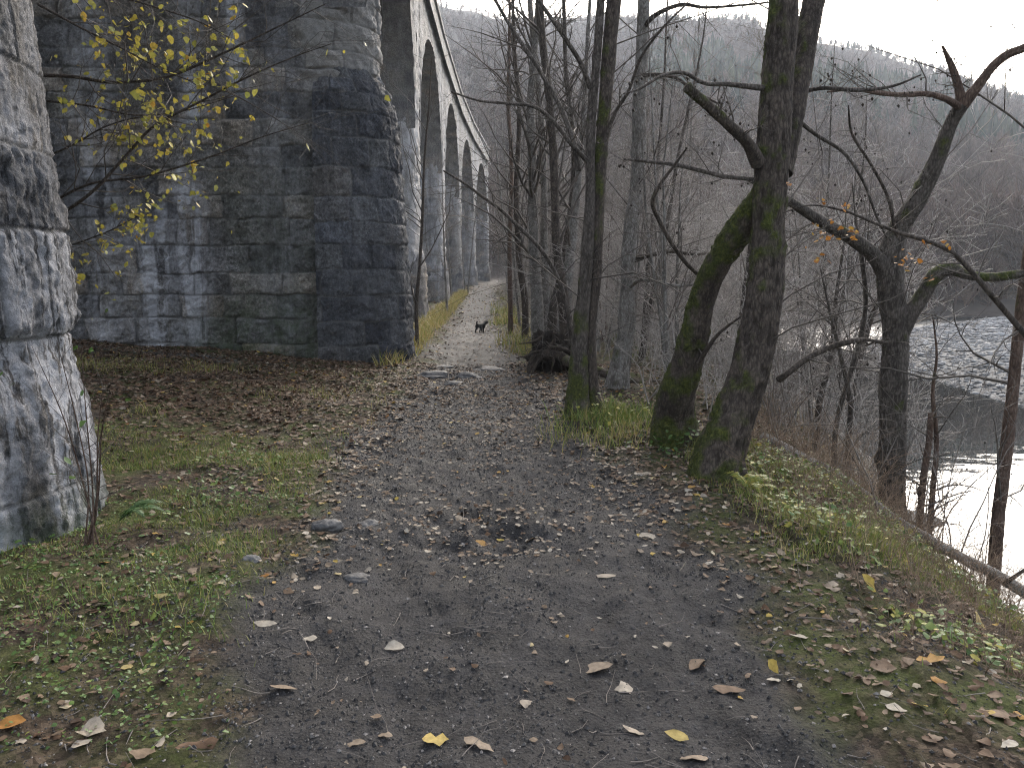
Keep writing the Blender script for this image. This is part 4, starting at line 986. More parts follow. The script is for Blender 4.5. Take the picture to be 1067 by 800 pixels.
# ================================================================== BACKGROUND TREES, EACH ITS OWN
def proto(h, r, stems, mat, twm, seed):
    """a slender leafless tree built once at the origin; parts returned as meshes"""
    global rng
    keep = rng; rng = np.random.default_rng(seed)
    mb = MB(); Bs = []
    for j in range(stems):
        a = rng.uniform(0, 2 * PI); ln = rng.uniform(.02, .10) * (1 + .8 * (stems > 1)); k = np.linspace(0, 1, 8)
        w = np.cumsum(rng.normal(0, .05, (8, 2)), 0); hh = h * rng.uniform(.8, 1.05)
        rows = np.stack([cos(a) * (.12 * (stems > 1) + ln * hh * k) + w[:, 0] * k, sin(a) * (.12 * (stems > 1) + ln * hh * k) + w[:, 1] * k, -.25 + (hh + .25) * k, r * (1 - .93 * k) * rng.uniform(.8, 1.1) + .002, .12 * (1 - k)], -1)
        Q = stem(mb, rows, 9, .22, .05, .3, 8, seed + j); Bs.append(as_batch(Q, 14))
    v, f = np.concatenate(mb.v), np.concatenate(mb.f)
    tm = mesh('trunk', v, f, M[mat])
    for nm in ('moss', 'fur'):
        arr = np.concatenate([x[1] for x in mb.a[nm]]); tm.attributes.new(nm, 'FLOAT', 'POINT').data.foreach_set('value', arr)
    B = merge(*Bs) if len(Bs) > 1 else Bs[0]
    mb = MB()
    for i, lv in enumerate([dict(k=int(26 / stems) + 4, lr=.26, ang=(25, 60), rr=.4, n=6, t0=.2, trop=(0, 0, .07), decay=.8), dict(k=6, lr=.5, ang=(25, 55), n=5, wig=.16, trop=(0, 0, .04)), dict(k=4, lr=.5, ang=(25, 55), n=4, wig=.2)]):
        B = sprout(B, rmin=.0032, **lv); tubes(mb, B[0], np.maximum(B[1], .0022), 3)
    cm = mesh('twigs', np.concatenate(mb.v), np.concatenate(mb.f), M[twm])
    rng = keep
    return tm, cm
PROT = [proto(9.5, .085, 1, 'bark_grey', 'twig_bg', 1), proto(11, .10, 1, 'bark_pale', 'twig_bg', 2), proto(8, .06, 2, 'bark_grey', 'twig_bg', 3), proto(7, .05, 3, 'bark_pale', 'twig_bg', 4),
        proto(12, .11, 1, 'bark', 'twig_bg', 5), proto(6, .035, 2, 'bark_red', 'twig_bg', 6), proto(10, .07, 2, 'bark_pale', 'twig_bg', 7)]
srcs = []
def place_tree(kind, x, y, s, label, group, rz):
    tm, cm = PROT[kind]
    if srcs and any(a[0] == kind for a in srcs):
        src = next(a for a in srcs if a[0] == kind)
        r = src[1].copy(); COL.objects.link(r)
        for ch in src[2]:
            c = ch.copy(); COL.objects.link(c); c.parent = r
    else:
        r = bpy.data.objects.new('slender_tree', None); COL.objects.link(r)
        cs = []
        for nm, me in (('trunk', tm), ('twigs', cm)):
            c = bpy.data.objects.new(nm, me); COL.objects.link(c); c.parent = r; cs.append(c)
        srcs.append((kind, r, cs))
    r.location = (x, y, gnd(x, y) - .03); r.rotation_euler = (0, 0, rz); r.scale = (s, s, s)
    tag(r, label, 'tree', group)
rt = np.random.default_rng(77)
G1 = ('thin bare tree in the crowd lining the far stretch of path past the dog', 'thin trees lining the far stretch of the path')
G2 = ('thin bare tree in the crowded thicket on the slope down to the river', 'thin trees crowding the slope to the river')
G3 = ('thin bare tree in the wood where the path disappears', 'thin trees in the wood at the far end of the path')
n1 = 0
for _ in range(400):
    if n1 >= 34: break
    y = rt.uniform(19, 60); x = path_c(y) + path_w(y) + rt.uniform(.5, 6)
    if sdf(RIVER, np.array([x]), np.array([y]))[0] < .4: continue
    place_tree(int(rt.choice([0, 1, 2, 3, 5, 6, 1, 3])), x, y, rt.uniform(.7, 1.05), *G1, rt.uniform(0, 6.28)); n1 += 1
n2_ = 0
for _ in range(900):
    if n2_ >= 46: break
    y = 9.5 + 40 * rt.random() ** 1.25; x = rt.uniform(path_c(y) + path_w(y) + 1.0, 13.5)
    sd = float(sdf(RIVER, np.array([x]), np.array([y]))[0])
    if sd < .3 or x / y > .42 or (x / y > .29 and y > 15) or (x / y > .30 and rt.random() < .8): continue
    if abs(x - 1.6) < .5 and abs(y - 10.8) < .8: continue
    place_tree(int(rt.choice([0, 2, 3, 5, 5, 6, 3])), x, y, rt.uniform(.55, .95), *G2, rt.uniform(0, 6.28)); n2_ += 1
n3_ = 0
for _ in range(600):
    if n3_ >= 44: break
    y = rt.uniform(56, 84); x = rt.uniform(-6, 13)
    if abs(x - path_c(y)) < 1.6 and y < 76: continue
    if x < ELX(y) + 1.2 or sdf(RIVER, np.array([x]), np.array([y]))[0] < 1: continue
    place_tree(int(rt.choice([0, 1, 4, 6, 2, 3])), x, y, rt.uniform(.9, 1.35), *G3, rt.uniform(0, 6.28)); n3_ += 1
for lab, x, y, k, s in [('slim pale tree on the grass verge in front of the third arch', -2.5, 30, 1, .62), ('short multi-stemmed bare tree on the verge between the path and the far piers', -2.95, 38.6, 3, .8), ('slim bare tree on the verge before the farthest visible arch', -2.75, 47, 6, .7)]:
    place_tree(k, x, y, s, lab, None, 1.3 * k)

# thicket of bare suckers and brambles on the slope: nobody could count it
N = 2600
y = 8.2 + 46 * rng.random(N) ** 1.5; x = path_c(y) + path_w(y) + .55 + rng.random(N) ** .8 * 13
sd = sdf(RIVER, x, y); ok = (sd > .1) & (x / y < .62)
ok &= ~((x / y > .33) & (rng.random(N) < .35)) & ~((np.hypot(x - .9, y - 11.0) < 1.2))
ok &= ~((x / y > .30) & (y > 17))
ok &= ~((y > 40) & (x < path_c(y) + 2.2))
x, y = x[ok], y[ok]; N = len(x)
S = np.stack([x, y, H(x, y) - .05], -1)
D = np.stack([rng.normal(.05, .25, N), rng.normal(0, .28, N), np.ones(N)], -1)
B = grow(S, D, np.minimum(rng.uniform(1.2, 3.6, N), 1.0 + 1.6 * np.maximum(0, x - path_c(y) - path_w(y) - .5)) * np.interp(y, [8, 14, 40], [.65, .9, 1.15]), rng.uniform(.008, .020, N), 7, .13, (0, 0, .02))
mb = MB(); tubes(mb, B[0], np.maximum(B[1], .004), 3)
for lv in (dict(k=6, lr=.42, ang=(30, 60), rr=.5, n=6, wig=.2, trop=(0, 0, .02)), dict(k=4, lr=.5, ang=(30, 60), n=4, wig=.22)):
    B = sprout(B, rmin=.0042, **lv); tubes(mb, B[0], np.maximum(B[1], .003), 3)
N = 620
y = 8.5 + 22 * rng.random(N); x = path_c(y) + path_w(y) + 2.4 + rng.random(N) * 8
sd = sdf(RIVER, x, y); ok = (sd > .1) & (x / y < .40) & ~((x / y > .29) & (y > 15)) & (np.hypot(x - .9, y - 11.0) > 1.6) & ((x / y > .08) | (y > 13)); x, y = x[ok], y[ok]; N = len(x)
S = np.stack([x, y, H(x, y) - .05], -1); D = np.stack([rng.normal(.12, .28, N), rng.normal(0, .4, N), np.ones(N)], -1)
B = grow(S, D, rng.uniform(2.5, 5.5, N), rng.uniform(.009, .02, N), 9, .12, (0, 0, .0)); tubes(mb, B[0], np.maximum(B[1], .004), 3)
for lv in (dict(k=8, lr=.40, ang=(35, 75), rr=.45, n=6, wig=.16), dict(k=5, lr=.5, ang=(30, 65), n=5, wig=.2), dict(k=2, lr=.5, n=4)):
    B = sprout(B, rmin=.0038, **lv); tubes(mb, B[0], np.maximum(B[1], .0028), 3)
tag(mb.build('thicket', M['twig_pale']), 'grey tangle of leafless undergrowth on the slope above the river', 'undergrowth', kind='stuff')
mb = MB(); N = 420
y = rng.uniform(5.8, 15, N); wl = np.interp(y, RIVER[:6, 1], RIVER[:6, 0]); x = wl - rng.uniform(.1, 2.3, N); ok = (x > path_c(y) + path_w(y) + 1.2) & ((x / y < .36) | (rng.random(N) < .18)); x, y = x[ok], y[ok]; N = len(x)
S = np.stack([x, y, H(x, y) - .05], -1); D = np.stack([rng.normal(.1, .3, N), rng.normal(0, .3, N), np.ones(N)], -1)
B = grow(S, D, rng.uniform(.8, 2.5, N), rng.uniform(.004, .011, N), 8, .14, (0, 0, .02)); tubes(mb, B[0], np.maximum(B[1], .002), 4)
for lv in (dict(k=6, lr=.4, ang=(30, 65), rr=.5, n=6, wig=.18), dict(k=3, lr=.5, ang=(30, 60), n=5, wig=.22)):
    B = sprout(B, rmin=.0022, **lv); tubes(mb, B[0], np.maximum(B[1], .0016), 3)
tag(mb.build('bank_scrub', M['twig_bg']), 'dark tangle of thin leafless stems on the drop to the river', 'scrub', kind='stuff')
# dry brown stalks and brambles along the bank crest
N = 1300
y = rng.uniform(3.0, 8.0, N); wl = np.interp(y, RIVER[:6, 1], RIVER[:6, 0]); bw = np.interp(y, [-20, 8, 14, 25, 50], [2.3, 2.45, 4.6, 7.5, 8.5])
x = wl - bw * rng.uniform(.25, 1.12, N)
S = np.stack([x, y, H(x, y) - .03], -1); D = np.stack([rng.normal(0, .35, N), rng.normal(0, .35, N), np.ones(N)], -1)
B = grow(S, D, rng.uniform(.2, .75, N) * np.interp(y, [3, 6, 9], [.5, 1, 1.1]), rng.uniform(.0018, .0035, N), 6, .16, (0, 0, -.03))
mb = MB(); tubes(mb, B[0], np.maximum(B[1], .001), 3); B = sprout(B, 4, .4, rmin=.001, n=4, wig=.2); tubes(mb, B[0], np.maximum(B[1], .0009), 3)
tag(mb.build('dry_stalks', M['stalk']), 'dry brown stalks and brambles along the top of the bank', 'dry stalks', kind='stuff')

# ================================================================== FAR BANK AND HILL
def spikes(mb, base, h, nsp, rad, rnd, spread=.5, wide=.02, crown=.25):
    """bare trees far off: every tree a trunk and a fan of tapering branches"""
    N = len(base); i = np.repeat(np.arange(N), nsp)
    t = rng.uniform(crown, .92, len(i)); hh = h[i]
    S = base[i] + np.stack([rng.normal(0, .12, len(i)), rng.normal(0, .12, len(i)), t * hh * .8], -1)
    a = rng.uniform(0, 2 * PI, len(i)); el = rng.uniform(.35, 1.25, len(i)); ln = hh * rng.uniform(.16, .42, len(i)) * (1.15 - .6 * t) * (spread / .5)
    D = np.stack([np.cos(a) * np.cos(el), np.sin(a) * np.cos(el), np.sin(el)], -1)
    P = np.stack([S, S + D * (ln * .55)[:, None] + rng.normal(0, .05, (len(i), 3)) * ln[:, None], S + D * ln[:, None] + np.array([0, 0, .08]) * ln[:, None] + rng.normal(0, .09, (len(i), 3)) * ln[:, None]], 1)
    R = hh[:, None] * wide * rad * np.array([1., .6, .12])[None] * rng.uniform(.6, 1.3, len(i))[:, None]
    tubes(mb, P, R, 3, rnd=np.clip(rnd[i] + rng.normal(0, .08, len(i)), 0, 1))
    P = np.stack([base - np.array([0, 0, .4]), base + np.stack([rng.normal(0, .2, N), rng.normal(0, .2, N), h * .5], -1), base + np.stack([rng.normal(0, .4, N), rng.normal(0, .4, N), h], -1)], 1)
    tubes(mb, P, h[:, None] * np.array([.012, .008, .001])[None], 4, rnd=rnd)
def polar(n, r0, r1, a0, a1, pw=1.):
    r = r0 + (r1 - r0) * rng.random(n) ** pw; a = np.radians(rng.uniform(a0, a1, n))
    return r * np.sin(a), r * np.cos(a)
def far_ok(x, y): return (sdf(RIVER, x, y) > 1.0)
mb = MB()
x, y = polar(2300, 64, 150, -14, 52, 1.2); k = far_ok(x, y) & ((y > 84) | (x > 12)); x, y = x[k], y[k]
spikes(mb, np.stack([x, y, H(x, y, False)], -1), rng.uniform(5, 10.5, len(x)), 85, .42, np.clip(rng.normal(.45, .22, len(x)), 0, 1))
# pale birch stems and low scrub along the far water edge
x = rng.uniform(12, 66, 420); y = np.interp(x, [13, 22, 45, 62], [58, 65, 66.5, 63]) + rng.random(420) * 8; k = far_ok(x, y); x, y = x[k], y[k]
spikes(mb, np.stack([x, y, H(x, y, False)], -1), rng.uniform(2, 5, len(x)), 70, .5, np.clip(rng.normal(.6, .2, len(x)), 0, 1), .7, crown=.02)
tag(mb.build('far_bank_wood', M['far_wood']), 'brown leafless wood covering the far bank of the river', 'wood', kind='stuff')
mb = MB()
x, y = polar(7500, 145, 420, -24, 48, .8); k = fbm2(x / 60, y / 60, 2, 91) + .0 < np.where(np.degrees(np.arctan2(x, y)) > 14, np.where(np.hypot(x, y) > 200, -.25, .9), .8)
x, y = x[k], y[k]
spikes(mb, np.stack([x, y, H(x, y, False)], -1), rng.uniform(4, 7.5, len(x)) * np.where(np.hypot(x, y) > 360, .55, 1), 34, 1.1, np.clip(rng.normal(.4, .22, len(x)), 0, 1), .62)
tag(mb.build('hillside_wood', M['far_wood']), 'hazy brown leafless wood covering the hillside beyond the river', 'wood', kind='stuff')
mb = MB()
x, y = polar(5200, 180, 425, 9, 50, .8); k = (fbm2(x / 60, y / 60, 2, 91) > -.3) | (np.hypot(x, y) > 390); x, y = x[k], y[k]; N = len(x)
h = rng.uniform(5.5, 10, N) * np.interp(np.hypot(x, y), [300, 370, 400], [1, .6, .4]); bs = np.stack([x, y, H(x, y, False)], -1); rn = rng.random(N)
for t0, t1, rr in ((.05, .5, .20), (.28, .72, .155), (.5, .88, .11), (.7, 1.0, .07)):
    m = 8; an = np.linspace(0, 2 * PI, m, endpoint=False)[None] + rng.uniform(0, 6, (N, 1))
    rad = h[:, None] * rr * rng.uniform(.65, 1.25, (N, m))
    ring = np.stack([bs[:, None, 0] + rad * np.cos(an), bs[:, None, 1] + rad * np.sin(an), bs[:, None, 2] + h[:, None] * (t0 + rng.normal(0, .025, (N, m)))], -1)
    tip = bs + np.stack([0 * h, 0 * h, h * t1], -1)
    v = np.concatenate([ring, tip[:, None]], 1)
    q = np.arange(m); f = np.stack([q, (q + 1) % m, np.full(m, m)], -1)
    mb.add(v.reshape(-1, 3), (f[None] + (np.arange(N) * (m + 1))[:, None, None]).reshape(-1, 3), rnd=np.repeat(rn, m + 1))
tag(mb.build('hillside_conifers', M['conifer'], smooth=False), 'dark blue-green conifers on the hazy hillside', 'conifers', kind='stuff')

# ================================================================== LITTER, GRASS, GRIT
def ecoef(x, y): return np.abs(x - path_c(y)) - path_w(y)
def cone(n, y0, y1, margin=1.5, p=1.):
    """uniform over the ground in front of the walker, a little wider than the view"""
    y = np.sqrt(rng.random(n) * (y1 ** 2 - y0 ** 2) + y0 ** 2) if p == 1 else y0 + (y1 - y0) * rng.random(n) ** p
    x = rng.uniform(-1, 1, n) * (y * .70 + margin)
    return x, y
def litter_d(x, y):
    e = ecoef(x, y); sd = sdf(RIVER, x, y)
    d = .34 * sstep(3, 8, y) + .07 + 1.5 * np.exp(-((e + .08) / np.where(x < path_c(y), .26, .36)) ** 2) * sstep(3.2, 5.5, y) + .5 * sstep(-.1, .4, e) + 2.2 * np.exp(-(((x + .2) / .5) ** 2 + ((y - 4.8) / .42) ** 2))
    d = d + 1.5 * sstep(-.25, .3, x - path_c(y) - path_w(y)) * (y < 9) + .3 * sstep(6, 9, y)
    d = d * (.55 + .75 * sstep(-.35, .35, fbm2(x * 1.5, y * 1.5, 2, 55)))
    return d * (sd > .2)
def scatter_leaves(mb, n, y0, y1, sz, lift=.006):
    x, y = cone(n, y0, y1); k = rng.random(n) < litter_d(x, y); x, y = x[k], y[k]; m = len(x)
    e = ecoef(x, y)
    rn = np.where(e < 0, np.clip(rng.normal(np.interp(y, [5, 10, 20], [.54, .46, .16]), .2, m), 0, .86), np.clip(rng.normal(.40, .2, m), 0, 1)); rn = np.where(rng.random(m) < .035, rng.uniform(.86, 1, m), rn)
    leaves(mb, np.stack([x, y, H(x, y) + lift], -1), rng.uniform(*sz, m) * np.where(e < -.3, .75, 1) * np.interp(y, [2, 6, 8], [.6, .85, 1]), rn, rng.uniform(0, 6.3, m), rng.normal(0, .13, m), rng.normal(0, .24, m), .55)
mb = MB(); scatter_leaves(mb, 56000, 2.0, 14, (.028, .088), .010); scatter_leaves(mb, 30000, 13, 30, (.05, .10), .014); scatter_leaves(mb, 30000, 26, 62, (.09, .16), .02)
# leaf fall against the big pier and in the arch
x = rng.uniform(-9, -2.2, 8500); y = rng.uniform(8.0, 13.8, 8500); m = 8500
leaves(mb, np.stack([x, y, H(x, y) + .012], -1), rng.uniform(.04, .09, m), np.clip(rng.normal(.36, .15, m), 0, .8), rng.uniform(0, 6.3, m), rng.normal(0, .2, m), rng.normal(0, .3, m), .6)
tag(mb.build('leaf_litter', M['litter']), 'layer of small brown fallen leaves scattered over path and verges', 'leaf litter', kind='stuff')
# crumbled scraps of leaf and grit trodden into the path
mb = MB(); n = 95000
y = 1.9 * (14 / 1.9) ** rng.random(n); x = path_c(y) + rng.uniform(-1.35, 1.35, n) * (path_w(y) + .35)
k = (rng.random(n) < np.where(ecoef(x, y) < 0, 1, .5)) & (rng.random(n) < .45 + .75 * sstep(-.3, .4, fbm2(x * 2.2, y * 2.2, 2, 66))); x, y = x[k], y[k]; n = len(x)
r = np.exp(rng.normal(math.log(.0036), .62, n)) * np.interp(y, [2, 5, 14], [.8, 1.1, 2.0]); r = np.minimum(r, .0085 + .001 * y)
v0 = np.array([(1, 0, 0), (-1, 0, 0), (0, 1, 0), (0, -1, 0), (0, 0, .7), (0, 0, -.7)], float); f0 = np.array([(0, 2, 4), (2, 1, 4), (1, 3, 4), (3, 0, 4), (2, 0, 5), (1, 2, 5), (3, 1, 5), (0, 3, 5)])
v = v0[None] * rng.uniform(.45, 1.5, (n, 6, 3)); ya = rng.uniform(0, 6.3, n)[:, None]
v = np.stack([v[..., 0] * np.cos(ya) - v[..., 1] * np.sin(ya), v[..., 0] * np.sin(ya) + v[..., 1] * np.cos(ya), v[..., 2]], -1) * r[:, None, None]
v = v + np.stack([x, y, H(x, y) + r * .2], -1)[:, None]
mb.add(v.reshape(-1, 3), (f0[None] + (np.arange(n) * 6)[:, None, None]).reshape(-1, 3), rnd=np.repeat(np.clip(rng.normal(.45, .30, n) + (rng.random(n) < .05) * .4, 0, 1), 6))
tag(mb.build('path_grit', M['chip'], smooth=False), 'dark grit and crumbs trodden into the muddy path', 'grit', kind='stuff')

def grass(mb, n, y0, y1, dens, hh, ww, rn, lean=(.2, .9), xr=None):
    x, y = cone(n, y0, y1)
    if xr is not None: x = rng.uniform(*xr, n)
    k = rng.random(n) < dens(x, y); x, y = x[k], y[k]; m = len(x)
    h = rng.uniform(*hh, m) * (.7 + .6 * sstep(-.4, .5, fbm2(x * 2.5, y * 2.5, 2, 61)))
    blades(mb, np.stack([x, y, H(x, y) - .006], -1), h, rng.uniform(*ww, m), rng.uniform(*lean, m), rng.uniform(0, 6.3, m), np.clip(rng.normal(*rn, m), 0, 1))
mb = MB()
patch = lambda x, y, s, sc=1.4: sstep(-.3, .4, fbm2(x * sc, y * sc, 3, s))
left = lambda x, y: sstep(-.1, .25, path_c(y) - path_w(y) - x)
grass(mb, 250000, 1.9, 7.5, lambda x, y: left(x, y) * patch(x, y, 62) * .9, (.015, .065), (.0018, .004), (.36, .26))
grass(mb, 45000, 3.2, 7.5, lambda x, y: left(x, y) * sstep(.2, .6, fbm2(x * .9, y * .9, 2, 64) + .35 * sstep(-1.9, -2.5, x)), (.03, .10), (.002, .0045), (.38, .26))
grass(mb, 110000, 7, 13.5, lambda x, y: left(x, y) * patch(x, y, 63, .8) * (x > -8) * sstep(12.3, 10.5, y), (.04, .14), (.003, .007), (.62, .22))
grass(mb, 90000, 13.5, 46, lambda x, y: sstep(0, .5, ecoef(x, y)) * (x < path_c(y)) * (x > ELX(y) + .1) * (.3 + .7 * patch(x, y, 65, .7)), (.10, .32), (.010, .02), (.72, .14), xr=(-5, -1.5))
grass(mb, 40000, 14.5, 40, lambda x, y: (x > path_c(y)) * np.exp(-((ecoef(x, y) - .3) / .35) ** 2) * patch(x, y, 68, .6), (.12, .40), (.010, .02), (.6, .2), xr=(-1.5, 2.5))
right = lambda x, y: sstep(-.1, .5, x - path_c(y) - path_w(y) - .15) * (sdf(RIVER, x, y) > .7)
grass(mb, 50000, 2.4, 7.6, lambda x, y: right(x, y) * patch(x, y, 66, 1.6) * sstep(1.3, 1.8, x), (.03, .11), (.002, .005), (.5, .24), xr=(1.0, 4.2))
grass(mb, 9000, 7.6, 10.2, lambda x, y: np.exp(-(((x - 1.15) / .38) ** 2 + ((y - 8.4) / .55) ** 2)) * 1.2, (.10, .26), (.005, .009), (.4, .2), xr=(.3, 2.2))
grass(mb, 6000, 6.3, 9, lambda x, y: np.exp(-(((x - .95) / .5) ** 2 + ((y - 7.6) / .35) ** 2)), (.06, .18), (.004, .008), (.6, .25), xr=(.2, 2.2))
tag(mb.build('verge_grass', M['grass']), 'rough green and straw-coloured grass along both sides of the path', 'grass', kind='stuff')
# low weeds: small round leaves close to the ground
mb = MB()
def weeds(n, dens, y0, y1, xr, sz, rn, hmax):
    x = rng.uniform(*xr, n); y = rng.uniform(y0, y1, n); k = rng.random(n) < dens(x, y); x, y = x[k], y[k]; m = len(x)
    leaves(mb, np.stack([x, y, H(x, y) + rng.random(m) * hmax], -1), rng.uniform(*sz, m), np.clip(rng.normal(*rn, m), 0, 1), rng.uniform(0, 6.3, m), rng.uniform(-.4, .7, m), rng.normal(0, .4, m), .3, (0, 1, 3))
weeds(14000, lambda x, y: left(x, y) * sstep(.0, .5, fbm2(x * 1.9, y * 1.9, 2, 81)), 2.0, 5.5, (-4, -1), (.010, .026), (.3, .2), .025)
weeds(2600, lambda x, y: left(x, y) * sstep(.05, .5, fbm2(x * 1.3, y * 1.3, 2, 84)), 3.4, 8, (-5, -1.2), (.02, .05), (.35, .25), .06)
weeds(8500, lambda x, y: right(x, y) * sstep(1.5, 2.1, x) * patch(x, y, 83, 1.2), 2.6, 7, (1.3, 3.6), (.02, .055), (.62, .27), .11)
weeds(1500, lambda x, y: np.exp(-(((x - 1.55) / .3) ** 2 + ((y - 6.95) / .35) ** 2)), 6, 8, (.8, 2.4), (.03, .06), (.12, .12), .18)
weeds(900, lambda x, y: np.exp(-(((x - 1.15) / .35) ** 2 + ((y - 8.4) / .5) ** 2)), 7.4, 9.6, (.3, 2.2), (.03, .06), (.75, .15), .3)
tag(mb.build('low_weeds', M['weed']), 'low green weeds and yellowing leaves growing among the grass', 'weeds', kind='stuff')

# small broken twigs lying about
N = 700; y = 2.1 * (14 / 2.1) ** rng.random(N); x = path_c(y) + rng.uniform(-2.6, 2.6, N); k = sdf(RIVER, x, y) > .8; x, y = x[k], y[k]; N = len(x)
D = np.stack([rng.normal(0, 1, N), rng.normal(0, 1, N), rng.normal(0, .05, N)], -1)
B = grow(np.stack([x, y, H(x, y) + .006], -1), D, np.exp(rng.normal(math.log(.11), .5, N)), rng.uniform(.0012, .0035, N), 5, .16)
B[0][..., 2] = np.maximum(B[0][..., 2], H(B[0][..., 0], B[0][..., 1]) + .003)
mb = MB(); tubes(mb, B[0], np.maximum(B[1], .0009), 4)
tag(mb.build('twig_litter', M['twig_bg']), 'small broken twigs strewn over path and verges', 'twigs', kind='stuff')

# river shingle
ICO_V = []
bm_t = (1 + 5 ** .5) / 2
iv = np.array([(-1, bm_t, 0), (1, bm_t, 0), (-1, -bm_t, 0), (1, -bm_t, 0), (0, -1, bm_t), (0, 1, bm_t), (0, -1, -bm_t), (0, 1, -bm_t), (bm_t, 0, -1), (bm_t, 0, 1), (-bm_t, 0, -1), (-bm_t, 0, 1)], float) / math.sqrt(1 + bm_t ** 2)
if_ = np.array([(0, 11, 5), (0, 5, 1), (0, 1, 7), (0, 7, 10), (0, 10, 11), (1, 5, 9), (5, 11, 4), (11, 10, 2), (10, 7, 6), (7, 1, 8), (3, 9, 4), (3, 4, 2), (3, 2, 6), (3, 6, 8), (3, 8, 9), (4, 9, 5), (2, 4, 11), (6, 2, 10), (8, 6, 7), (9, 8, 1)])
def subdiv(v, f):
    v = v.tolist(); c = {}; o = []
    def mid(a, b):
        k = (min(a, b), max(a, b))
        if k not in c:
            m = (np.array(v[a]) + np.array(v[b])) / 2; v.append((m / np.linalg.norm(m)).tolist()); c[k] = len(v) - 1
        return c[k]
    for a, b, d in f:
        x, y, z = mid(a, b), mid(b, d), mid(d, a); o += [(a, x, z), (b, y, x), (d, z, y), (x, y, z)]
    return np.array(v), np.array(o)
sv, sf = subdiv(iv, if_)
n = 30000
x = rng.uniform(13, 68, n * 3); y = rng.uniform(8, 63, n * 3); bd = sdf(BAR, x, y)
k = (bd < .6 + .8 * rng.random(n * 3)) & (x / y < .95); x, y = x[k][:n], y[k][:n]; n = len(x)
r = np.exp(rng.normal(math.log(.07), .4, n)) * np.interp(y, [20, 60], [.8, 1.6])
nz = rng.uniform(.75, 1.2, (n, 12))
v = iv[None] * nz[..., None] * np.stack([rng.uniform(.8, 1.5, n), rng.uniform(.7, 1.1, n), rng.uniform(.25, .45, n)], -1)[:, None] * r[:, None, None]
ya = rng.uniform(0, 6.3, n)[:, None]
v = np.stack([v[..., 0] * np.cos(ya) - v[..., 1] * np.sin(ya), v[..., 0] * np.sin(ya) + v[..., 1] * np.cos(ya), v[..., 2]], -1) + np.stack([x, y, H(x, y) + r * .12], -1)[:, None]
mb = MB(); mb.add(v.reshape(-1, 3), (if_[None] + (np.arange(n) * len(iv))[:, None, None]).reshape(-1, 3), rnd=np.repeat(np.clip(rng.normal(.5, .22, n), 0, 1), len(iv)))
tag(mb.build('river_shingle', M['pebble']), 'grey rounded stones of the shingle bank in the river', 'shingle', kind='stuff')

# ================================================================== STONES ON THE PATH
sv2, sf2 = subdiv(sv, sf); sv3, sf3 = subdiv(sv2, sf2)
STONES = [(340, 549, 30, .6, 'pale grey rounded stone at the left edge of the path'), (385, 547, 27, .45, 'grey half-buried stone just right of the pale stone at the left path edge'), (372, 604, 26, .35, 'flat dark stone in the path below the half-buried stone'),
          (452, 391, 32, .35, 'flat stone at the left end of the stone step across the path'), (474, 401, 26, .4, 'stone in front of the step across the path'), (487, 393, 30, .5, 'humped stone in the middle of the step across the path'), (512, 386, 36, .25, 'long pale slab at the right end of the step across the path'), (462, 383, 22, .3, 'small slab behind the left end of the step across the path'),
          (262, 584, 20, .5, 'dark stone at the edge of the left grass'), ]
for i, (px, py, w, fl, lab) in enumerate(STONES):
    p = pix_ground(px, py); mpp = math.hypot(p[1], CAM_H) / F_PX; R_ = w * .5 * mpp
    nz = 1 + .22 * fbm3(sv3[:, 0] * 1.4 + i * 9, sv3[:, 1] * 1.4, sv3[:, 2] * 1.4, 3, 12) + .05 * fbm3(sv3[:, 0] * 6, sv3[:, 1] * 6 + i, sv3[:, 2] * 6, 3, 13)
    v = sv3 * nz[:, None] * np.array([1, .75, fl]) * R_
    o = link('stone', mesh('stone', v.astype(np.float32), sf3, M['rock'])); o.location = (p[0], p[1], p[2] - R_ * fl * .25); o.rotation_euler = (0, 0, rng.uniform(-.5, .5))
    tag(o, lab, 'stone', 'stones bedded in the path')

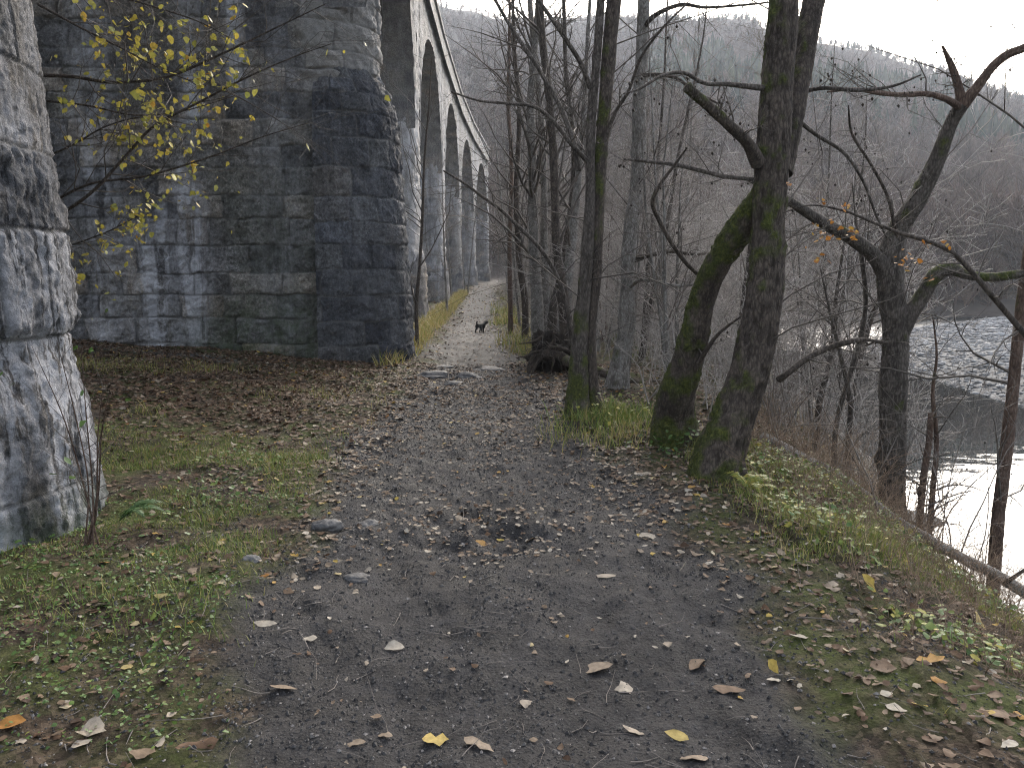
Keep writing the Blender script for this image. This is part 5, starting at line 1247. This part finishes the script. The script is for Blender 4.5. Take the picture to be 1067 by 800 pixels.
# ================================================================== SINGLE FALLEN LEAVES
LCOL = {'pale': (.70, .80), 'cream': (.80, .86), 'tan': (.52, .66), 'brown': (.30, .48), 'dark': (.1, .25), 'yellow': (.90, .93), 'orange': (.97, 1.)}
def one_leaf(p, size, colr, kind, yaw, pitch, roll, label, group):
    mb = MB(); global rng
    leaves(mb, np.zeros((1, 3)), np.array([size]), np.array([rng.uniform(*LCOL[colr])]), np.array([yaw]), np.array([pitch]), np.array([roll]), .5, (kind,))
    o = mb.build('fallen_leaf', M['litter']); o.location = p; tag(o, label, 'leaf', group); return o
NOTED = [(276, 651, 30, 'cream', 3, 'long cream leaf on the dark edge of the left grass'), (322, 671, 20, 'cream', 1, 'curled cream leaf left of the path middle'), (411, 679, 26, 'cream', 0, 'pair-sized pale leaf in the middle of the foreground path'),
         (650, 721, 24, 'cream', 1, 'bright round cream leaf in the middle of the foreground path'), (806, 703, 20, 'yellow', 1, 'round yellow leaf standing over a pale one on the right of the path'), (806, 713, 20, 'cream', 3, 'pale flat leaf just below the round yellow leaf'),
         (832, 669, 28, 'cream', 3, 'large pale pointed leaf on the right side of the path'), (660, 766, 28, 'pale', 3, 'folded grey leaf near the bottom centre of the path'), (705, 770, 32, 'yellow', 3, 'long yellow and brown leaf near the bottom right of the path'), (454, 774, 32, 'yellow', 2, 'greenish yellow leaf near the bottom centre left of the path'),
         (500, 778, 44, 'tan', 2, 'large crumpled tan leaf at the bottom of the path'), (370, 776, 28, 'tan', 2, 'lobed tan oak leaf at the bottom left of the path'), (400, 773, 20, 'tan', 2, 'small lobed brown leaf right of the tan oak leaf'), (392, 754, 14, 'tan', 1, 'tiny tan leaf above the two oak leaves'),
         (620, 702, 44, 'tan', 3, 'long brown and cream leaf across the foreground path'), (726, 696, 28, 'tan', 0, 'broad buff leaf right of the long brown leaf'), (760, 722, 40, 'brown', 2, 'crumpled brown leaf between the buff and yellow leaves'), (722, 790, 36, 'tan', 2, 'tan leaf cut by the bottom edge right of centre'),
         (548, 737, 16, 'pale', 1, 'small heart-shaped pale leaf in the path middle'), (632, 602, 26, 'pale', 3, 'flat pale leaf across the path beyond the foreground'), (676, 561, 24, 'cream', 0, 'pale leaf on the dark mud right of the leaf patch'), (712, 596, 16, 'cream', 1, 'small upright cream leaf on the right of the path'),
         (726, 578, 18, 'tan', 3, 'thin tan leaf near the right edge of the mud'), (905, 614, 30, 'yellow', 1, 'large bright yellow leaf standing in the right bank grass'), (1022, 654, 26, 'yellow', 1, 'yellow leaf upright at the far right of the bank grass'), (968, 692, 34, 'orange', 2, 'orange brown oak leaf on the right verge'), (978, 712, 20, 'orange', 0, 'small orange leaf below the orange oak leaf'),
         (934, 742, 26, 'cream', 1, 'folded white leaf at the lower right of the path edge'), (958, 737, 20, 'yellow', 3, 'small greenish leaf beside the folded white leaf'), (1052, 778, 34, 'cream', 3, 'long pale leaf in the lower right corner'), (1040, 745, 46, 'brown', 2, 'big brown leaf leaning at the right edge'),
         (920, 700, 30, 'brown', 0, 'reddish brown leaf at the left of the right verge'), (97, 767, 34, 'pale', 1, 'large pale leaf at the lower left of the grass'), (86, 783, 22, 'cream', 1, 'cream leaf below the large pale leaf on the left'), (67, 735, 22, 'pale', 3, 'curled grey leaf on the moss at lower left'), (10, 760, 34, 'orange', 0, 'rusty leaf at the left edge of the grass'),
         (132, 699, 16, 'yellow', 1, 'small amber leaf on the green moss'), (168, 622, 18, 'yellow', 3, 'yellow leaf flat on the mossy patch'), (106, 633, 22, 'pale', 0, 'light leaf tip poking from the grass below the near pier'), (14, 636, 18, 'cream', 0, 'white leaf in the grass at the left edge'), (32, 650, 26, 'brown', 1, 'brown leaf beside the white leaf at the left edge'),
         (148, 790, 30, 'tan', 0, 'buff leaf cut by the bottom edge on the left'), (205, 783, 46, 'brown', 2, 'big crumpled brown leaf at the lower left path edge'), (296, 718, 34, 'tan', 2, 'curled tan leaf cluster on the left of the path'), (500, 566, 22, 'orange', 0, 'russet leaf in the leaf-filled hollow of the path'), (522, 563, 12, 'yellow', 1, 'small yellow leaf in the leaf-filled hollow of the path'), (482, 541, 20, 'pale', 0, 'light leaf at the far side of the leaf-filled hollow')]
for px, py, w, c, kd, lab in NOTED:
    p = pix_ground(px, py); mpp = math.hypot(p[1], CAM_H) / F_PX
    up = 'upright' in lab or 'standing' in lab
    one_leaf((p[0], p[1], p[2] + (.03 if up else .010)), w * mpp * .82, c, kd, rng.normal(0, .5) + PI * (rng.random() < .5), (-.9 if up else rng.normal(0, .1)), rng.normal(0, .22) + (.5 if up else 0), lab, None)
GRP = {'pale': 'small pale dry leaf scattered with its like across the dark foreground path', 'tan': 'small tan dry leaf scattered with its like across the foreground path', 'brown': 'brown curled leaf among the many lying along the verges', 'dark': 'dark wet leaf among the many pressed into the right-hand path edge', 'cream': 'tiny cream leaf fragment among those dotting the foreground path'}
made = 0
while made < 240:
    x, y = cone(1, 2.2, 6.2, .2); e = float(ecoef(x, y)[0])
    if rng.random() > float(litter_d(x, y)[0]): continue
    side = x[0] > path_c(y)[0]
    c = rng.choice(['pale', 'tan', 'cream'], p=[.45, .4, .15]) if e < 0 else ('dark' if (side and rng.random() < .35) else 'brown')
    one_leaf((x[0], y[0], gnd(x[0], y[0]) + .010), rng.uniform(.014, .036) if e < 0 else rng.uniform(.025, .055), c, int(rng.integers(0, 4)), rng.uniform(0, 6.3), rng.normal(0, .15), rng.normal(0, .28), GRP[c], GRP[c].split(' scattered')[0].split(' among')[0].replace('leaf', 'leaves'))
    made += 1

# ================================================================== THE DOG
dg = pix_ground(501, 347); DX, DY, DZ = dg
nodes = {  # name: (x, y, z, radius) in metres, x forward, about 0.33 m at the shoulder
 'pelvis': (-.15, 0, .255, .072), 'mid': (0, 0, .255, .075), 'chest': (.12, 0, .25, .085), 'neck': (.2, -.01, .31, .055), 'head': (.265, -.03, .345, .055), 'muzzle': (.33, -.04, .325, .027), 'nose': (.36, -.045, .32, .018),
 'earl': (.255, .03, .385, .018), 'earl2': (.262, .055, .345, .014), 'earr': (.25, -.085, .385, .018), 'earr2': (.258, -.108, .345, .014),
 't1': (-.215, 0, .30, .024), 't2': (-.235, .0, .355, .024), 't3': (-.2, .0, .39, .022), 't4': (-.165, .0, .375, .014)}
edges = [('pelvis', 'mid'), ('mid', 'chest'), ('chest', 'neck'), ('neck', 'head'), ('head', 'muzzle'), ('muzzle', 'nose'), ('head', 'earl'), ('earl', 'earl2'), ('head', 'earr'), ('earr', 'earr2'), ('pelvis', 't1'), ('t1', 't2'), ('t2', 't3'), ('t3', 't4')]
for sd, yy, fx in (('l', .06, .03), ('r', -.06, -.045)):
    nodes['hip' + sd] = (-.15, yy, .22, .055); nodes['knee' + sd] = (-.10 - fx, yy, .165, .038); nodes['hock' + sd] = (-.19 - fx, yy, .095, .021); nodes['hp' + sd] = (-.175 - fx, yy, .015, .02); nodes['ht' + sd] = (-.14 - fx, yy, .008, .015)
    edges += [('pelvis', 'hip' + sd), ('hip' + sd, 'knee' + sd), ('knee' + sd, 'hock' + sd), ('hock' + sd, 'hp' + sd), ('hp' + sd, 'ht' + sd)]
    nodes['sh' + sd] = (.125, yy, .21, .048); nodes['el' + sd] = (.10 + fx, yy, .145, .029); nodes['wr' + sd] = (.12 + fx, yy, .07, .021); nodes['fp' + sd] = (.125 + fx, yy, .014, .02); nodes['ft' + sd] = (.155 + fx, yy, .008, .015)
    edges += [('chest', 'sh' + sd), ('sh' + sd, 'el' + sd), ('el' + sd, 'wr' + sd), ('wr' + sd, 'fp' + sd), ('fp' + sd, 'ft' + sd)]
nm = list(nodes); me = bpy.data.meshes.new('dog')
me.from_pydata([nodes[k][:3] for k in nm], [(nm.index(a), nm.index(b)) for a, b in edges], [])
dog = link('dog', me); me.materials.append(M['fur'])
sk = dog.modifiers.new('skin', 'SKIN'); sk.use_smooth_shade = True
for i, k in enumerate(nm):
    d = me.skin_vertices[0].data[i]; d.radius = (nodes[k][3] * 1.05, nodes[k][3] * 1.05); d.use_root = (k == 'pelvis')
ss = dog.modifiers.new('sub', 'SUBSURF'); ss.levels = 2; ss.render_levels = 2
dog.location = (DX, DY, DZ); dog.rotation_euler = (0, 0, .95); dog.scale = (.8, .9, .85)
tag(dog, 'small black dog with raised curled tail standing on the path', 'dog')

# ================================================================== AIR, SKY, LIGHT, CAMERA
bpyv = [(-470, -78, -4), (470, -78, -4), (470, 500, -4), (-470, 500, -4)]
hv = np.array(bpyv + [(a, b, 175) for a, b, c in bpyv], float)
hf = np.array([(0, 2, 1), (0, 3, 2), (4, 5, 6), (4, 6, 7), (0, 1, 5), (0, 5, 4), (1, 2, 6), (1, 6, 5), (2, 3, 7), (2, 7, 6), (3, 0, 4), (3, 4, 7)])
hm = bpy.data.materials.new('valley_haze'); hm.use_nodes = True; t = hm.node_tree; t.nodes.clear()
o_ = t.nodes.new('ShaderNodeOutputMaterial'); pv = t.nodes.new('ShaderNodeVolumePrincipled'); t.links.new(pv.outputs[0], o_.inputs['Volume'])
pv.inputs['Density'].default_value = HAZE; pv.inputs['Color'].default_value = (.80, .86, .95, 1); pv.inputs['Anisotropy'].default_value = .2
try: hm.cycles.homogeneous_volume = True
except Exception: pass
hz = link('haze', mesh('haze', hv, hf, hm, False)); tag(hz, 'thin pale haze filling the valley', 'haze', kind='stuff')

SUN_EL, SUN_AZ = math.radians(24), math.radians(14)      # bright sky over the hill ahead, a little to the right
w = bpy.data.worlds.new('World'); SC.world = w; w.use_nodes = True; t = w.node_tree; t.nodes.clear()
out = t.nodes.new('ShaderNodeOutputWorld'); bg = t.nodes.new('ShaderNodeBackground'); hs = t.nodes.new('ShaderNodeHueSaturation'); sk = t.nodes.new('ShaderNodeTexSky')
sk.sky_type = 'NISHITA'; sk.sun_disc = False; sk.sun_elevation = SUN_EL; sk.sun_rotation = SUN_AZ; sk.air_density = 1.0; sk.dust_density = 5; sk.ozone_density = 1.0
hs.inputs['Saturation'].default_value = .5
bg.inputs['Strength'].default_value = SKY_S
t.links.new(sk.outputs[0], hs.inputs['Color']); t.links.new(hs.outputs[0], bg.inputs[0]); t.links.new(bg.outputs[0], out.inputs[0])
sl = bpy.data.lights.new('sun', 'SUN'); sl.energy = SUN_S; sl.angle = math.radians(35); sl.color = (1, .92, .82)
so = bpy.data.objects.new('sun', sl); COL.objects.link(so)
dirv = Vector((sin(SUN_AZ) * cos(SUN_EL), cos(SUN_AZ) * cos(SUN_EL), sin(SUN_EL)))
so.rotation_euler = (-dirv).to_track_quat('-Z', 'Y').to_euler()

cd = bpy.data.cameras.new('camera'); co = bpy.data.objects.new('camera', cd); COL.objects.link(co)
cd.sensor_width = 36; cd.lens = 36 * F_PX / 1067; cd.clip_start = .05; cd.clip_end = 3000
co.location = (0, 0, CAM_H); co.rotation_euler = (PI / 2 - PITCH, 0, 0)
SC.camera = co
SC.view_settings.view_transform = 'Standard'; SC.view_settings.look = 'None'; SC.view_settings.gamma = 1; SC.view_settings.use_curve_mapping = False
SC.view_settings.exposure = EXPO
cy = SC.cycles
cy.max_bounces = 5; cy.diffuse_bounces = 3; cy.glossy_bounces = 2; cy.transmission_bounces = 1; cy.volume_bounces = 0; cy.transparent_max_bounces = 4
cy.use_denoising = True; cy.denoiser = 'OPENIMAGEDENOISE'; cy.denoising_prefilter = 'NONE'; cy.denoising_input_passes = 'RGB_ALBEDO_NORMAL'
cy.sample_clamp_indirect = .6; cy.sample_clamp_direct = 2; cy.pixel_filter_type = 'BLACKMAN_HARRIS'; cy.filter_width = 1.15
